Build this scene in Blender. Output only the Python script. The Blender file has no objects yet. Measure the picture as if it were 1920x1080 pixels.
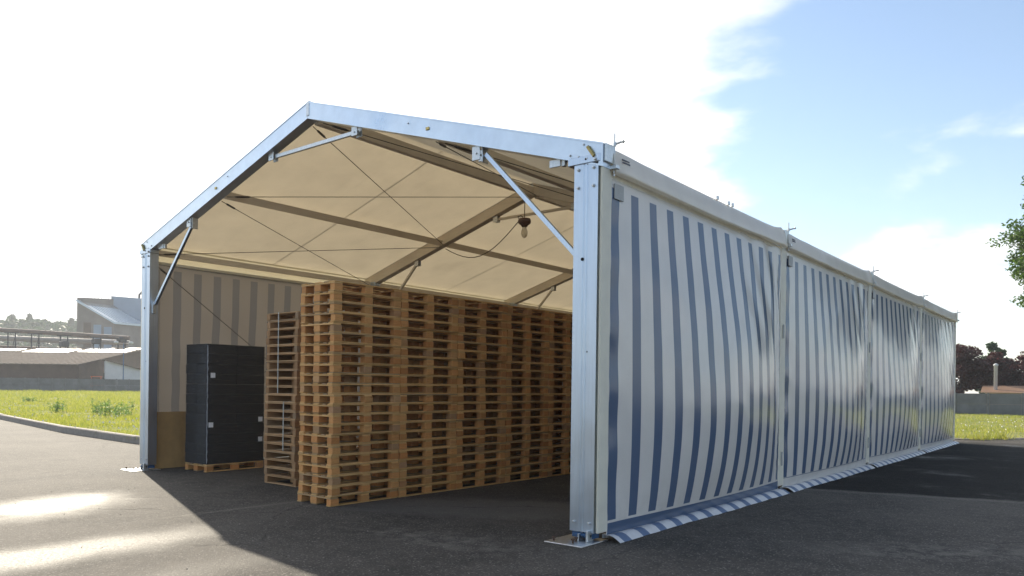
import bpy, bmesh, math, random
from mathutils import Vector, Matrix, noise as mnoise
random.seed(7)
R = math.radians
SC = bpy.context.scene
COL = SC.collection

# ------------------------------------------------------------------ camera
CX, CY, CZ = 4.2746, -6.9338, 1.6223
YAW, PITCH, ROLL, FPX, PPY = -0.6749, -0.0027, 0.0132, 1435.184, 188.93
_f = Vector((math.sin(YAW)*math.cos(PITCH), math.cos(YAW)*math.cos(PITCH), math.sin(PITCH)))
_r0 = Vector((math.cos(YAW), -math.sin(YAW), 0)); _u0 = _r0.cross(_f)
_r = math.cos(ROLL)*_r0 + math.sin(ROLL)*_u0
_u = -math.sin(ROLL)*_r0 + math.cos(ROLL)*_u0
cam_d = bpy.data.cameras.new('camera'); cam = bpy.data.objects.new('camera', cam_d); COL.objects.link(cam)
cam.matrix_world = Matrix(((_r.x, _u.x, -_f.x, CX), (_r.y, _u.y, -_f.y, CY), (_r.z, _u.z, -_f.z, CZ), (0, 0, 0, 1)))
cam_d.sensor_width = 36.0; cam_d.lens = FPX/1920*36.0; cam_d.shift_y = PPY/1920
cam_d.clip_start = 0.05; cam_d.clip_end = 9000
SC.camera = cam

# ------------------------------------------------------------------ light
SUN_AZ = math.atan2(-7.28, 2.54)          # from +Y towards +X
SUN_EL = R(28.4)
SUN_DIR = Vector((math.sin(SUN_AZ)*math.cos(SUN_EL), math.cos(SUN_AZ)*math.cos(SUN_EL), math.sin(SUN_EL)))
sd = bpy.data.lights.new('sun', 'SUN'); sd.energy = 4.2; sd.angle = R(0.55); sd.color = (1.0, 0.90, 0.73)
so = bpy.data.objects.new('sun', sd); COL.objects.link(so)
so.rotation_mode = 'QUATERNION'; so.rotation_quaternion = SUN_DIR.to_track_quat('Z', 'Y'); so.location = (-40, 20, 40)

SC.view_settings.view_transform = 'Standard'; SC.view_settings.look = 'None'
SC.view_settings.exposure = 1.0; SC.view_settings.gamma = 1.0; SC.view_settings.use_curve_mapping = False
SC.render.engine = 'CYCLES'
SC.cycles.use_denoising = True
SC.cycles.max_bounces = 8; SC.cycles.transparent_max_bounces = 8
SC.cycles.sample_clamp_indirect = 8.0
SC.cycles.volume_bounces = 0

class G:                                   # little node helper
    def __init__(s, tree): s.t = tree; s.n = tree.nodes; s.l = tree.links
    def node(s, typ, **kw):
        n = s.n.new(typ)
        for k, v in kw.items(): setattr(n, k, v)
        return n
    def put(s, sock, v):
        if hasattr(v, 'is_output'): s.l.new(v, sock)
        elif v is not None: sock.default_value = v
    def m(s, op, a, b=None, c=None, clamp=False):
        n = s.n.new('ShaderNodeMath'); n.operation = op; n.use_clamp = clamp
        for i, v in enumerate((a, b, c)): s.put(n.inputs[i], v)
        return n.outputs[0]
    def vm(s, op, a, b=None):
        n = s.n.new('ShaderNodeVectorMath'); n.operation = op
        s.put(n.inputs[0], a); s.put(n.inputs[1], b)
        return n.outputs['Value'] if op in ('DOT_PRODUCT', 'LENGTH') else n.outputs[0]
    def sstep(s, x, lo, hi, a=0.0, b=1.0):
        n = s.n.new('ShaderNodeMapRange'); n.interpolation_type = 'SMOOTHSTEP'
        s.put(n.inputs[0], x); s.put(n.inputs[1], lo); s.put(n.inputs[2], hi); s.put(n.inputs[3], a); s.put(n.inputs[4], b)
        return n.outputs[0]
    def lin(s, x, lo, hi, a=0.0, b=1.0):
        n = s.n.new('ShaderNodeMapRange')
        s.put(n.inputs[0], x); s.put(n.inputs[1], lo); s.put(n.inputs[2], hi); s.put(n.inputs[3], a); s.put(n.inputs[4], b)
        return n.outputs[0]
    def mix(s, f, a, b):
        n = s.n.new('ShaderNodeMix'); n.data_type = 'RGBA'
        s.put(n.inputs[0], f)
        for i, v in ((6, a), (7, b)):
            if isinstance(v, (tuple, list)) and len(v) == 3: v = (*v, 1)
            s.put(n.inputs[i], v)
        return n.outputs[2]
    def noise(s, vec, scale, detail=4, rough=.5, dist=0.0, color=False):
        n = s.n.new('ShaderNodeTexNoise')
        s.put(n.inputs['Vector'], vec); n.inputs['Scale'].default_value = scale
        n.inputs['Detail'].default_value = detail; n.inputs['Roughness'].default_value = rough
        n.inputs['Distortion'].default_value = dist
        return n.outputs['Color' if color else 'Fac']
    def sep(s, v):
        n = s.n.new('ShaderNodeSeparateXYZ'); s.put(n.inputs[0], v); return n.outputs
    def comb(s, x, y, z):
        n = s.n.new('ShaderNodeCombineXYZ')
        for i, v in enumerate((x, y, z)): s.put(n.inputs[i], v)
        return n.outputs[0]
    def scale(s, v, xyz):
        n = s.n.new('ShaderNodeMapping'); s.put(n.inputs[0], v); n.inputs['Scale'].default_value = xyz; return n.outputs[0]
    def bump(s, h, strength=.3, dist=.01):
        n = s.n.new('ShaderNodeBump'); s.put(n.inputs['Height'], h)
        n.inputs['Strength'].default_value = strength; n.inputs['Distance'].default_value = dist
        return n.outputs[0]

# ------------------------------------------------------------------ sky
world = bpy.data.worlds.new('World'); SC.world = world; world.use_nodes = True
wt = world.node_tree; wt.nodes.clear(); g = G(wt)
sky = g.node('ShaderNodeTexSky', sky_type='NISHITA', sun_disc=False)
sky.sun_elevation = SUN_EL; sky.sun_rotation = SUN_AZ; sky.altitude = 100; sky.air_density = 1.0; sky.dust_density = .35; sky.ozone_density = .6
tc = g.node('ShaderNodeTexCoord'); d = tc.outputs['Generated']
dx, dy, dz = g.sep(d)
zz = g.m('ADD', g.m('MAXIMUM', dz, 0.0), 0.16)
pc = g.comb(g.m('DIVIDE', dx, zz), g.m('DIVIDE', dy, zz), 0.0)
n1 = g.noise(g.vm('ADD', pc, (6.8, 8.5, 0)), 1.05, 9, .56, .25)
S = g.vm('DOT_PRODUCT', d, tuple(SUN_DIR))
bias = g.sstep(S, .50, .97, 0.0, .235)
low = g.sstep(dz, .12, .03, 0.0, .05)
cl = g.m('ADD', g.m('ADD', n1, bias), low)
dens = g.sstep(cl, .51, .68)
glow = g.m('POWER', g.m('MAXIMUM', S, 0.0), 10.0)
cb = g.m('ADD', 7.6, g.m('MULTIPLY', glow, 8.0))
shade = g.m('MULTIPLY', g.sstep(cl, .66, .9, 1.0, .84), g.sstep(g.noise(g.vm('ADD', pc, (3.1, 1.7, 0)), 2.2, 6, .55), .35, .7, 1.0, .88))
cbv = g.m('MULTIPLY', cb, shade)
ccol = g.vm('MULTIPLY', g.comb(cbv, cbv, cbv), (1.0, .985, .965))
skyc = g.mix(dens, sky.outputs[0], ccol)
bg = g.node('ShaderNodeBackground'); bg.inputs[1].default_value = 0.105
g.put(bg.inputs[0], skyc)
wo = g.node('ShaderNodeOutputWorld'); wt.links.new(bg.outputs[0], wo.inputs[0])

# ------------------------------------------------------------------ mesh helpers
class MB:
    def __init__(s): s.v = []; s.f = []; s.uv = {}; s.sm = False
    def add(s, vs, fs):
        o = len(s.v); s.v += [tuple(v) for v in vs]; s.f += [tuple(i+o for i in f) for f in fs]; return s
    def box(s, lo, hi):
        x0, y0, z0 = lo; x1, y1, z1 = hi
        return s.add([(x0,y0,z0),(x1,y0,z0),(x1,y1,z0),(x0,y1,z0),(x0,y0,z1),(x1,y0,z1),(x1,y1,z1),(x0,y1,z1)],
                     [(0,3,2,1),(4,5,6,7),(0,1,5,4),(1,2,6,5),(2,3,7,6),(3,0,4,7)])
    def bev(s, lo, hi, b):               # chamfered box: 3 stacked octagon-ish shells
        x0,y0,z0 = lo; x1,y1,z1 = hi
        def ring(z, i):
            return [(x0+b+i,y0+i,z),(x1-b-i,y0+i,z),(x1-i,y0+b+i,z),(x1-i,y1-b-i,z),(x1-b-i,y1-i,z),(x0+b+i,y1-i,z),(x0+i,y1-b-i,z),(x0+i,y0+b+i,z)]
        vs = ring(z0, b)+ring(z0+b, 0)+ring(z1-b, 0)+ring(z1, b); fs = [tuple(range(7,-1,-1)), tuple(range(24,32))]
        for k in range(3):
            for i in range(8):
                j = (i+1) % 8; fs.append((k*8+i, k*8+j, k*8+8+j, k*8+8+i))
        return s.add(vs, fs)
    def beam(s, p, q, w, h, up=(0,0,1)):  # w sideways, h along up; p,q are centres
        p = Vector(p); q = Vector(q); a = (q-p).normalized(); up = Vector(up)
        sd_ = a.cross(up).normalized(); upv = sd_.cross(a).normalized()
        vs = []
        for c in (p, q):
            for sx, sz in ((-1,-1),(1,-1),(1,1),(-1,1)): vs.append(c+sd_*sx*w/2+upv*sz*h/2)
        return s.add(vs, [(3,2,1,0),(4,5,6,7),(0,1,5,4),(1,2,6,5),(2,3,7,6),(3,0,4,7)])
    def tube(s, pts, r, n=8, cap=True):
        pts = [Vector(p) for p in pts]; rs = r if isinstance(r, (list, tuple)) else [r]*len(pts)
        o = len(s.v); a0 = None
        for i, p in enumerate(pts):
            t = (pts[min(i+1, len(pts)-1)]-pts[max(i-1, 0)]).normalized()
            if a0 is None: a0 = t.orthogonal().normalized()
            a = (a0 - t*a0.dot(t)).normalized(); a0 = a; b = t.cross(a)
            for k in range(n):
                an = 2*math.pi*k/n; s.v.append(tuple(p+(a*math.cos(an)+b*math.sin(an))*rs[i]))
        for i in range(len(pts)-1):
            for k in range(n):
                j = (k+1) % n; s.f.append((o+i*n+k, o+i*n+j, o+(i+1)*n+j, o+(i+1)*n+k))
        if cap: s.f.append(tuple(o+k for k in range(n-1, -1, -1))); s.f.append(tuple(o+(len(pts)-1)*n+k for k in range(n)))
        return s
    def lathe(s, prof, c, n=16):
        o = len(s.v)
        for r_, z in prof:
            for k in range(n):
                a = 2*math.pi*k/n; s.v.append((c[0]+r_*math.cos(a), c[1]+r_*math.sin(a), c[2]+z))
        for i in range(len(prof)-1):
            for k in range(n):
                j = (k+1) % n; s.f.append((o+i*n+k, o+i*n+j, o+(i+1)*n+j, o+(i+1)*n+k))
        s.f.append(tuple(o+k for k in range(n-1, -1, -1))); s.f.append(tuple(o+(len(prof)-1)*n+k for k in range(n)))
        return s
    def grid(s, nu, nv, fn, uvfn=None, flip=False):
        o = len(s.v)
        for j in range(nv+1):
            for i in range(nu+1):
                s.v.append(tuple(fn(i/nu, j/nv)))
                if uvfn: s.uv[len(s.v)-1] = uvfn(i/nu, j/nv)
        for j in range(nv):
            for i in range(nu):
                a = o+j*(nu+1)+i; q = (a, a+1, a+nu+2, a+nu+1)
                s.f.append(q[::-1] if flip else q)
        return s
    def prism(s, poly, axis, t0, t1):     # poly of 2D points extruded along axis index
        def mk(p, t):
            c = list(p); c.insert(axis, t); return tuple(c)
        n = len(poly); vs = [mk(p, t0) for p in poly]+[mk(p, t1) for p in poly]
        fs = [tuple(range(n-1,-1,-1)), tuple(range(n, 2*n))]+[(i, (i+1) % n, n+(i+1) % n, n+i) for i in range(n)]
        return s.add(vs, fs)
    def mesh(s, name, mat, smooth=False):
        me = bpy.data.meshes.new(name); me.from_pydata(s.v, [], s.f)
        if s.uv:
            ul = me.uv_layers.new(name='UVMap')
            for l in me.loops: ul.data[l.index].uv = s.uv.get(l.vertex_index, (0, 0))
        if mat: me.materials.append(mat)
        if smooth: me.polygons.foreach_set('use_smooth', [True]*len(me.polygons))
        me.update()
        bm = bmesh.new(); bm.from_mesh(me)
        if not s.uv and len(s.f) < 30000: bmesh.ops.recalc_face_normals(bm, faces=bm.faces)
        bm.to_mesh(me); bm.free()
        return me
    def build(s, name, mat, parent=None, smooth=False, loc=None, label=None):
        o = bpy.data.objects.new(name, s.mesh(name, mat, smooth)); COL.objects.link(o)
        if parent: o.parent = parent
        if loc: o.location = loc
        if label: o['label'] = label
        return o

def tag(o, label=None, cat=None, group=None, kind=None):
    if label: o['label'] = label
    if cat: o['category'] = cat
    if group: o['group'] = group
    if kind: o['kind'] = kind
    return o
def thing(name, label, cat, loc=(0,0,0), rz=0, group=None):
    o = bpy.data.objects.new(name, None); COL.objects.link(o); o.location = loc; o.rotation_euler = (0,0,rz)
    o.empty_display_size = .2
    return tag(o, label, cat, group)
def child(name, me, parent, loc=(0,0,0), rot=(0,0,0)):
    o = bpy.data.objects.new(name, me); COL.objects.link(o); o.parent = parent; o.location = loc; o.rotation_euler = rot
    return o
def copy_tree(o, parent=None):
    c = o.copy(); COL.objects.link(c)
    if parent: c.parent = parent
    for ch in list(o.children): copy_tree(ch, c)
    return c

# ------------------------------------------------------------------ materials
def material(name):
    m = bpy.data.materials.new(name); m.use_nodes = True; t = m.node_tree; t.nodes.clear(); g = G(t)
    out = g.node('ShaderNodeOutputMaterial'); g.out = out
    return m, g
def bsdf(g, color, rough=.6, metal=0.0, spec=.5, normal=None):
    b = g.node('ShaderNodeBsdfPrincipled')
    if isinstance(color, (tuple, list)) and len(color) == 3: color = (*color, 1)
    g.put(b.inputs['Base Color'], color); g.put(b.inputs['Roughness'], rough); g.put(b.inputs['Metallic'], metal)
    g.put(b.inputs['Specular IOR Level'], spec)
    if normal is not None: g.put(b.inputs['Normal'], normal)
    return b.outputs[0]
def finish(g, sh): g.l.new(sh, g.out.inputs[0])
def objco(g): return g.node('ShaderNodeTexCoord').outputs['Object']
def worldco(g): return g.node('ShaderNodeNewGeometry').outputs['Position']
def orand(g): return g.node('ShaderNodeObjectInfo').outputs['Random']
def simple(name, col, rough=.6, metal=0.0, var=.15, scale=8, spec=.5, bump=0.0, world_=False, stretch=None, vcol=None):
    m, g = material(name)
    co = worldco(g) if world_ else objco(g)
    if stretch: co = g.scale(co, stretch)
    n = g.noise(co, scale, 5, .6)
    k = g.lin(n, .25, .75, 1-var, 1+var)
    c = g.vm('MULTIPLY', g.comb(k, k, k), col)
    if vcol: c = g.mix(g.sstep(g.noise(co, scale*.31, 4, .6), .45, .65), c, vcol)
    nm = g.bump(n, bump, .01) if bump else None
    finish(g, bsdf(g, c, g.lin(n, .2, .8, max(.02, rough-.1), min(1, rough+.1)), metal, spec, nm))
    return m
def translucent(name, col, tcol, tw, rough=.35, spec=.5, colfn=None, nscale=3, bump=0.0):
    """woven sheet: lit diffusely in front and, weakly, through its back"""
    m, g = material(name)
    n = g.noise(objco(g), nscale, 5, .6)
    k = g.lin(n, .25, .75, .93, 1.05)
    c = g.vm('MULTIPLY', g.comb(k, k, k), col)
    t = g.vm('MULTIPLY', g.comb(k, k, k), tcol)
    if colfn: c, t = colfn(g, c, t)
    nm = g.bump(n, bump, .02) if bump else None
    b = bsdf(g, c, rough, 0, spec, nm)
    tr = g.node('ShaderNodeBsdfTranslucent'); g.put(tr.inputs[0], t)
    mx = g.node('ShaderNodeMixShader'); mx.inputs[0].default_value = tw
    g.l.new(b, mx.inputs[1]); g.l.new(tr.outputs[0], mx.inputs[2]); finish(g, mx.outputs[0])
    return m

M = {}
# brushed aluminium of the frame
def alu(name, col, rough, stretch=(14, 14, .6), metal=1.0):
    m, g = material(name); co = objco(g)
    st = g.noise(g.scale(co, stretch), 3, 4, .6); bl = g.noise(co, 1.3, 4, .6)
    k = g.m('MULTIPLY', g.lin(st, .3, .7, .93, 1.03), g.lin(bl, .3, .7, .9, 1.05))
    c = g.vm('MULTIPLY', g.comb(k, k, k), col)
    finish(g, bsdf(g, c, g.lin(bl, .3, .7, rough-.07, rough+.09), metal, .5, g.bump(bl, .06, .02)))
    return m
M['alu'] = alu('aluminium', (.60, .68, .79), .36)  # blue tint here and on the bar stands in for reflected sky
M['alu_bar'] = alu('aluminium_bar', (.68, .75, .83), .34, (2, 14, 2))
M['alu_dull'] = alu('dull_aluminium', (.74, .66, .54), .5, (.5, .5, 6), .05)  # cream tone stands in for light reflected off the roof fabric
M['galv'] = simple('galvanised_steel', (.62, .64, .65), .42, 1.0, .18, 30)
M['zinc_dark'] = simple('dark_zinc', (.20, .18, .16), .5, .9, .3, 25)
M['rust'] = simple('rusty_steel', (.10, .06, .04), .75, .3, .4, 30)
M['blue_foot'] = simple('blue_painted_steel', (.015, .07, .17), .4, .0, .2, 20)
M['cable'] = simple('steel_cable', (.10, .09, .08), .5, .8, .2, 40)
M['yellow_bolt'] = simple('brass_bolt', (.55, .42, .16), .4, .9, .2, 30)
M['hole_dark'] = simple('black_hole', (.012, .012, .012), .8, 0, .1, 30)  # flat discs painted black for the dark inside bolt holes

B = 5.2914; W = 10.0; EV = 4.164; RG = 5.698; SL = (RG-EV)/5
NB = 4
LEN = NB*B
def roof_col(g, c, t):
    # welded seams: a slightly denser double band half way along each bay, faint dirt
    y = g.sep(g.node('ShaderNodeUVMap').outputs[0])[0]
    fr = g.m('FRACT', g.m('DIVIDE', y, B))
    seam = g.m('MULTIPLY', g.sstep(g.m('ABSOLUTE', g.m('SUBTRACT', fr, .5)), .0055, .003), .5)
    dirt = g.m('ADD', g.m('MULTIPLY', g.sstep(g.noise(objco(g), 1.1, 6, .65), .48, .78), .14), g.m('MULTIPLY', g.sstep(g.noise(g.scale(objco(g), (.5, 5, 1)), 1.4, 5, .6), .5, .75), .10))
    k = g.m('SUBTRACT', 1.0, g.m('ADD', seam, dirt)); kk = g.comb(k, k, k)
    return c, g.vm('MULTIPLY', t, kk)
M['roof'] = translucent('white_roof_membrane', (.78, .77, .73), (.56, .47, .32), .26, .4, .5, roof_col, 2.0, .25)
def stripe_nodes(blue):
    def fn(g, c, t):
        u, v, _ = g.sep(g.node('ShaderNodeUVMap').outputs[0])
        fr = g.m('FRACT', g.m('DIVIDE', g.m('SUBTRACT', u, .015), .4165))
        st = g.m('MULTIPLY', g.sstep(fr, .395, .388), g.sstep(fr, .0, .007))
        st = g.m('MULTIPLY', st, g.m('MULTIPLY', g.sstep(v, .212, .216), g.sstep(v, 3.755, 3.75)))
        st = g.m('MULTIPLY', st, g.sstep(u, 5.10, 5.095))
        if blue:
            st2 = g.m('MULTIPLY', g.m('MULTIPLY', g.sstep(v, .062, .066), g.sstep(v, .188, .184)), g.sstep(u, .015, .02))
            st = g.m('MAXIMUM', st, st2)
        else:
            st2 = g.m('MULTIPLY', g.sstep(v, .196, .199), g.sstep(v, .211, .208))
            st = g.m('MAXIMUM', st, g.m('MULTIPLY', st2, .8))
        grime = g.m('MULTIPLY', g.sstep(v, .9, .1), g.sstep(g.noise(objco(g), 4, 6, .65), .4, .75))
        c = g.mix(g.m('MULTIPLY', grime, .22), c, (.42, .38, .33))
        c = g.mix(st, c, (.080, .128, .225))
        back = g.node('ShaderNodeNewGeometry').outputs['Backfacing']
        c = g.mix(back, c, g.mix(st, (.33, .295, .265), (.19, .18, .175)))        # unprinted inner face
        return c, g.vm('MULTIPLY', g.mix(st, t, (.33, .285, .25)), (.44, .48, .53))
    return fn
M['wall'] = translucent('striped_wall_fabric', (.76, .72, .68), (.50, .40, .30), .14, .17, .6, stripe_nodes(False), 1.6)
M['wall_blue'] = translucent('striped_wall_fabric_blue_hem', (.76, .72, .68), (.50, .40, .30), .14, .17, .6, stripe_nodes(True), 1.6)
def skirt_col(g, c, t):
    u, v, _ = g.sep(g.node('ShaderNodeUVMap').outputs[0])
    fr = g.m('FRACT', g.m('DIVIDE', g.m('SUBTRACT', u, .06), .4165))
    st = g.m('MULTIPLY', g.sstep(fr, .40, .39), g.sstep(fr, .0, .01))
    c = g.mix(g.m('MULTIPLY', g.sstep(g.noise(objco(g), 7, 6, .7), .45, .8), .3), c, (.4, .37, .33))
    return g.mix(st, c, (.085, .15, .28)), t
M['skirt'] = translucent('striped_skirt_fabric', (.72, .72, .73), (.4, .35, .3), .12, .38, .5, skirt_col, 3)
M['cream'] = translucent('cream_keder_cover', (.92, .89, .80), (.9, .84, .66), .35, .45, .5, None, 4)
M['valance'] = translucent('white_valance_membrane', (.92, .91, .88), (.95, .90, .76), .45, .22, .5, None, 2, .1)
M['valance_sun_toned'] = translucent('white_valance_membrane_sun_toned', (.80, .78, .70), (.62, .55, .38), .17, .4, .5, None, 2, .1)  # same membrane, darkened and less translucent to hold back the sun's glare
M['patch'] = simple('grey_patch', (.40, .40, .39), .6, 0, .12, 20, bump=.2)
M['print'] = simple('grey_print', (.10, .11, .15), .6, 0, .1, 30)

def wood(name, c1, c2, dark):
    m, g = material(name); co = objco(g); r = orand(g)
    off = g.vm('ADD', co, g.comb(g.m('MULTIPLY', r, 37.0), g.m('MULTIPLY', r, 91.0), 0.0))
    grain = g.noise(g.scale(off, (3, 40, 40)), 2.0, 6, .65, .3)
    patch = g.noise(off, 3.0, 4, .6)
    c = g.mix(r, c1, c2)
    r2 = g.m('FRACT', g.m('MULTIPLY', r, 7.31))
    c = g.mix(g.sstep(r2, .80, .97, 0, .5), c, (.30, .24, .17))
    kv = g.lin(g.m('FRACT', g.m('MULTIPLY', r, 13.7)), 0, 1, .80, 1.12); c = g.vm('MULTIPLY', c, g.comb(kv, kv, kv))
    c = g.mix(g.sstep(grain, .45, .75, 0, .55), c, dark)
    c = g.mix(g.sstep(patch, .55, .78, 0, .35), c, dark)
    finish(g, bsdf(g, c, .75, 0, .3, g.bump(grain, .35, .004)))
    return m
M['plank'] = wood('new_pine_board', (.66, .38, .135), (.76, .47, .20), (.40, .19, .065))
M['shaded_plank'] = wood('shade_toned_inner_board', (.36, .22, .10), (.46, .30, .15), (.20, .11, .05))  # dark tone puts the shade of the pallet openings into the boards
M['block'] = wood('pine_block', (.60, .25, .08), (.70, .36, .13), (.36, .14, .05))
M['old_plank'] = wood('aged_pine_board', (.46, .27, .13), (.58, .37, .19), (.22, .12, .06))
M['old_block'] = wood('aged_pine_block', (.34, .18, .08), (.44, .26, .13), (.16, .08, .04))

# ------------------------------------------------------------------ ground
def asphalt():
    m, g = material('asphalt'); p = worldco(g)
    n_f = g.noise(p, 95, 3, .7); n_m = g.noise(p, 5, 6, .65); n_l = g.noise(p, .55, 6, .6, .4)
    vor = g.node('ShaderNodeTexVoronoi'); g.put(vor.inputs['Vector'], p); vor.inputs['Scale'].default_value = 70
    px, py, pz = g.sep(p)
    base = g.mix(g.sstep(n_l, .35, .68), (.028, .0245, .0215), (.066, .058, .050))
    base = g.mix(g.sstep(n_m, .35, .75, 0, .55), base, (.092, .079, .066))
    stone = g.sstep(vor.outputs['Color'], .72, .92)
    base = g.mix(g.m('MULTIPLY', stone, .75), base, (.21, .19, .17))
    gr = g.noise(p, 38, 4, .75)
    kg = g.lin(gr, .34, .66, .35, 1.7); base = g.vm('MULTIPLY', base, g.comb(kg, kg, kg))
    # pale dusty wear inside and before the mouth of the tent
    def blob(cx, cy, rx, ry, rot=0, sharp=.35, wob=.5):
        ca, sa = math.cos(rot), math.sin(rot)
        ax = g.m('SUBTRACT', px, cx); ay = g.m('SUBTRACT', py, cy)
        u = g.m('DIVIDE', g.m('ADD', g.m('MULTIPLY', ax, ca), g.m('MULTIPLY', ay, sa)), rx)
        v = g.m('DIVIDE', g.m('SUBTRACT', g.m('MULTIPLY', ay, ca), g.m('MULTIPLY', ax, sa)), ry)
        d_ = g.m('SQRT', g.m('ADD', g.m('MULTIPLY', u, u), g.m('MULTIPLY', v, v)))
        d_ = g.m('ADD', d_, g.m('MULTIPLY', g.m('SUBTRACT', g.noise(p, 1.7, 6, .65), .5), wob*2))
        return g.sstep(d_, 1.0+sharp, 1.0-sharp)
    dust = blob(-2.1, 1.0, 2.4, .75, .55)
    dust = g.m('MAXIMUM', dust, g.m('MULTIPLY', blob(-1.3, -1.1, 1.0, .3, .2, .7, .8), g.sstep(n_m, .4, .65)))
    dust = g.m('MAXIMUM', dust, g.m('MULTIPLY', blob(3.0, 2.0, 1.1, .35, .7, .8, .9), g.sstep(n_m, .4, .62)))
    dust = g.m('MAXIMUM', dust, g.m('MULTIPLY', blob(2.6, 6.55, 3.4, .10, .265, .8, .4), .7))
    dust = g.m('MAXIMUM', dust, g.m('MULTIPLY', blob(-4.64, -1.3, 1.1, .05, 1.55, .9, .25), .8))
    base = g.mix(g.m('MULTIPLY', dust, .45), base, (.20, .18, .16))
    # damp ground in the lee of the long wall and thin water films in the sun
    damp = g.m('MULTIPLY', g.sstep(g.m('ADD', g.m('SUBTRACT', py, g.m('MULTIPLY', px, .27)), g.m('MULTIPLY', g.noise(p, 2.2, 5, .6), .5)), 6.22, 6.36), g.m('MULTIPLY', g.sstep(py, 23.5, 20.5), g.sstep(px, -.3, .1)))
    film = blob(-6.6, -2.9, 1.05, .66, -.94, .7, .55)
    film = g.m('MAXIMUM', film, g.m('MULTIPLY', blob(-3.55, -4.1, 2.0, .46, 1.57, .7, .55), .85))
    film = g.m('MAXIMUM', film, g.m('MULTIPLY', blob(-1.95, -3.5, 1.1, .28, 1.6, .9, .7), .4))
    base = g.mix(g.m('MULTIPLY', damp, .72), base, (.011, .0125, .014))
    base = g.mix(g.m('MULTIPLY', film, .5), base, (.04, .036, .032))
    # thin cracks
    cv = g.node('ShaderNodeTexVoronoi', feature='DISTANCE_TO_EDGE'); g.put(cv.inputs['Vector'], g.vm('ADD', p, g.vm('MULTIPLY', g.noise(p, 1.3, 4, .6, 0, True), (.9, .9, 0)))); cv.inputs['Scale'].default_value = .23
    crack = g.m('MULTIPLY', g.sstep(cv.outputs[0], .006, .002), g.sstep(n_l, .42, .55))
    base = g.mix(g.m('MULTIPLY', crack, .45), base, (.02, .018, .016))
    rough = g.lin(gr, .3, .7, .74, .95)
    rough = g.m('SUBTRACT', rough, g.m('MULTIPLY', damp, g.sstep(n_l, .55, .75, .0, .5)))
    wet = g.m('MULTIPLY', film, g.sstep(gr, .36, .60, .25, 1.0))
    rough = g.m('SUBTRACT', rough, g.m('MULTIPLY', wet, .32))
    h = g.m('ADD', g.m('ADD', g.m('MULTIPLY', n_f, .6), g.m('MULTIPLY', gr, 1.2)), g.m('MULTIPLY', g.m('SUBTRACT', 1.0, vor.outputs[0]), .5))
    h = g.m('SUBTRACT', g.m('ADD', h, g.m('MULTIPLY', n_m, 1.5)), g.m('MULTIPLY', crack, 1.5))
    bp = g.node('ShaderNodeBump'); g.put(bp.inputs['Height'], h); bp.inputs['Distance'].default_value = .009
    g.put(bp.inputs['Strength'], g.m('SUBTRACT', .75, g.m('MULTIPLY', wet, .45)))
    finish(g, bsdf(g, base, rough, 0, g.m('MULTIPLY', g.m('ADD', .38, g.m('MULTIPLY', wet, .06)), g.m('SUBTRACT', 1.0, g.m('MULTIPLY', damp, g.sstep(n_l, .74, .52, .0, .85)))), bp.outputs[0]))
    return m
M['asphalt'] = asphalt()
M['soil'] = simple('meadow_soil', (.18, .20, .075), .97, 0, .35, .8, .05, .6, True, vcol=(.25, .235, .12))
M['far_land'] = simple('far_land', (.09, .10, .04), .98, 0, .3, .02, .02, 0, True)
M['kerb'] = simple('kerb_concrete', (.30, .27, .24), .85, 0, .25, 6, .3, .3, True)

def sheet(name, poly, z, mat):
    m = MB(); m.add([(x, y, z) for x, y in poly], [tuple(range(len(poly)))])
    o = m.build(name, mat); o['kind'] = 'structure'; return o
m = MB(); ring = [(2400*math.cos(2*math.pi*k/64), 2400*math.sin(2*math.pi*k/64), -.03) for k in range(64)]
m.add(ring, [tuple(range(64))]); tag(m.build('ground', M['far_land']), kind='structure')
KL = [(-75, 15.5), (-45, 7.1), (-32, 4.55), (-21.4, 2.93), (-15.95, 2.55), (-13.9, 2.9), (-12.6, 4.2), (-12.0, 7), (-11.9, 26)]
YB = [(-11.9, 26), (-4, 24.2), (0.0, 23.2), (1.6, 25.6), (6.5, 31), (16, 38), (40, 46)]
sheet('asphalt_yard', [(-75, -60), (60, -60), (60, 46)] + YB[::-1] + KL[::-1][1:], 0.0, M['asphalt'])

# left meadow and kerb
def terrain(name, poly_in, z, mat):
    return sheet(name, poly_in, z, mat)
terrain('grass_field', KL[:-1] + [(-11.9, 26), (-11.9, 62), (-60, 120), (-200, 160), (-260, 60), (-120, 24)], .115, M['soil'])
terrain('grass_verge', YB[::-1] + [(-11.88, 26), (-11.88, 62), (60, 62), (60, 46)], .035, M['soil'])
kb = thing('kerb', None, None); kb['kind'] = 'structure'
for o_ in ('label', 'category'):
    if o_ in kb: del kb[o_]
def kerb_run(pts, h, w, step, parent):
    seg = []
    for (a, b) in zip(pts[:-1], pts[1:]):
        a = Vector((*a, 0)); b = Vector((*b, 0)); n = max(1, round((b-a).length/step))
        for k in range(n): seg.append((a.lerp(b, k/n), a.lerp(b, (k+1)/n)))
    for a, b in seg:
        dd = (b-a).normalized(); nn = Vector((-dd.y, dd.x, 0)); a2 = a+dd*.006; b2 = b-dd*.006; j = random.uniform(-.008, .008)
        c = .025
        prof = [(0, -.05), (0, h-c+j), (c, h+j), (w, h+j), (w, -.05)]
        vs = [a2+nn*x+Vector((0, 0, z)) for x, z in prof]+[b2+nn*x+Vector((0, 0, z)) for x, z in prof]
        mb = MB(); mb.add(vs, [(4,3,2,1,0), (5,6,7,8,9)]+[(i, (i+1) % 5, 5+(i+1) % 5, 5+i) for i in range(5)])
        mb.build('kerb_stone', M['kerb'], parent)
kerb_run(KL, .2, .16, 3.2, kb)
kb2 = thing('kerb', None, None); kb2['kind'] = 'structure'
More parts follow.
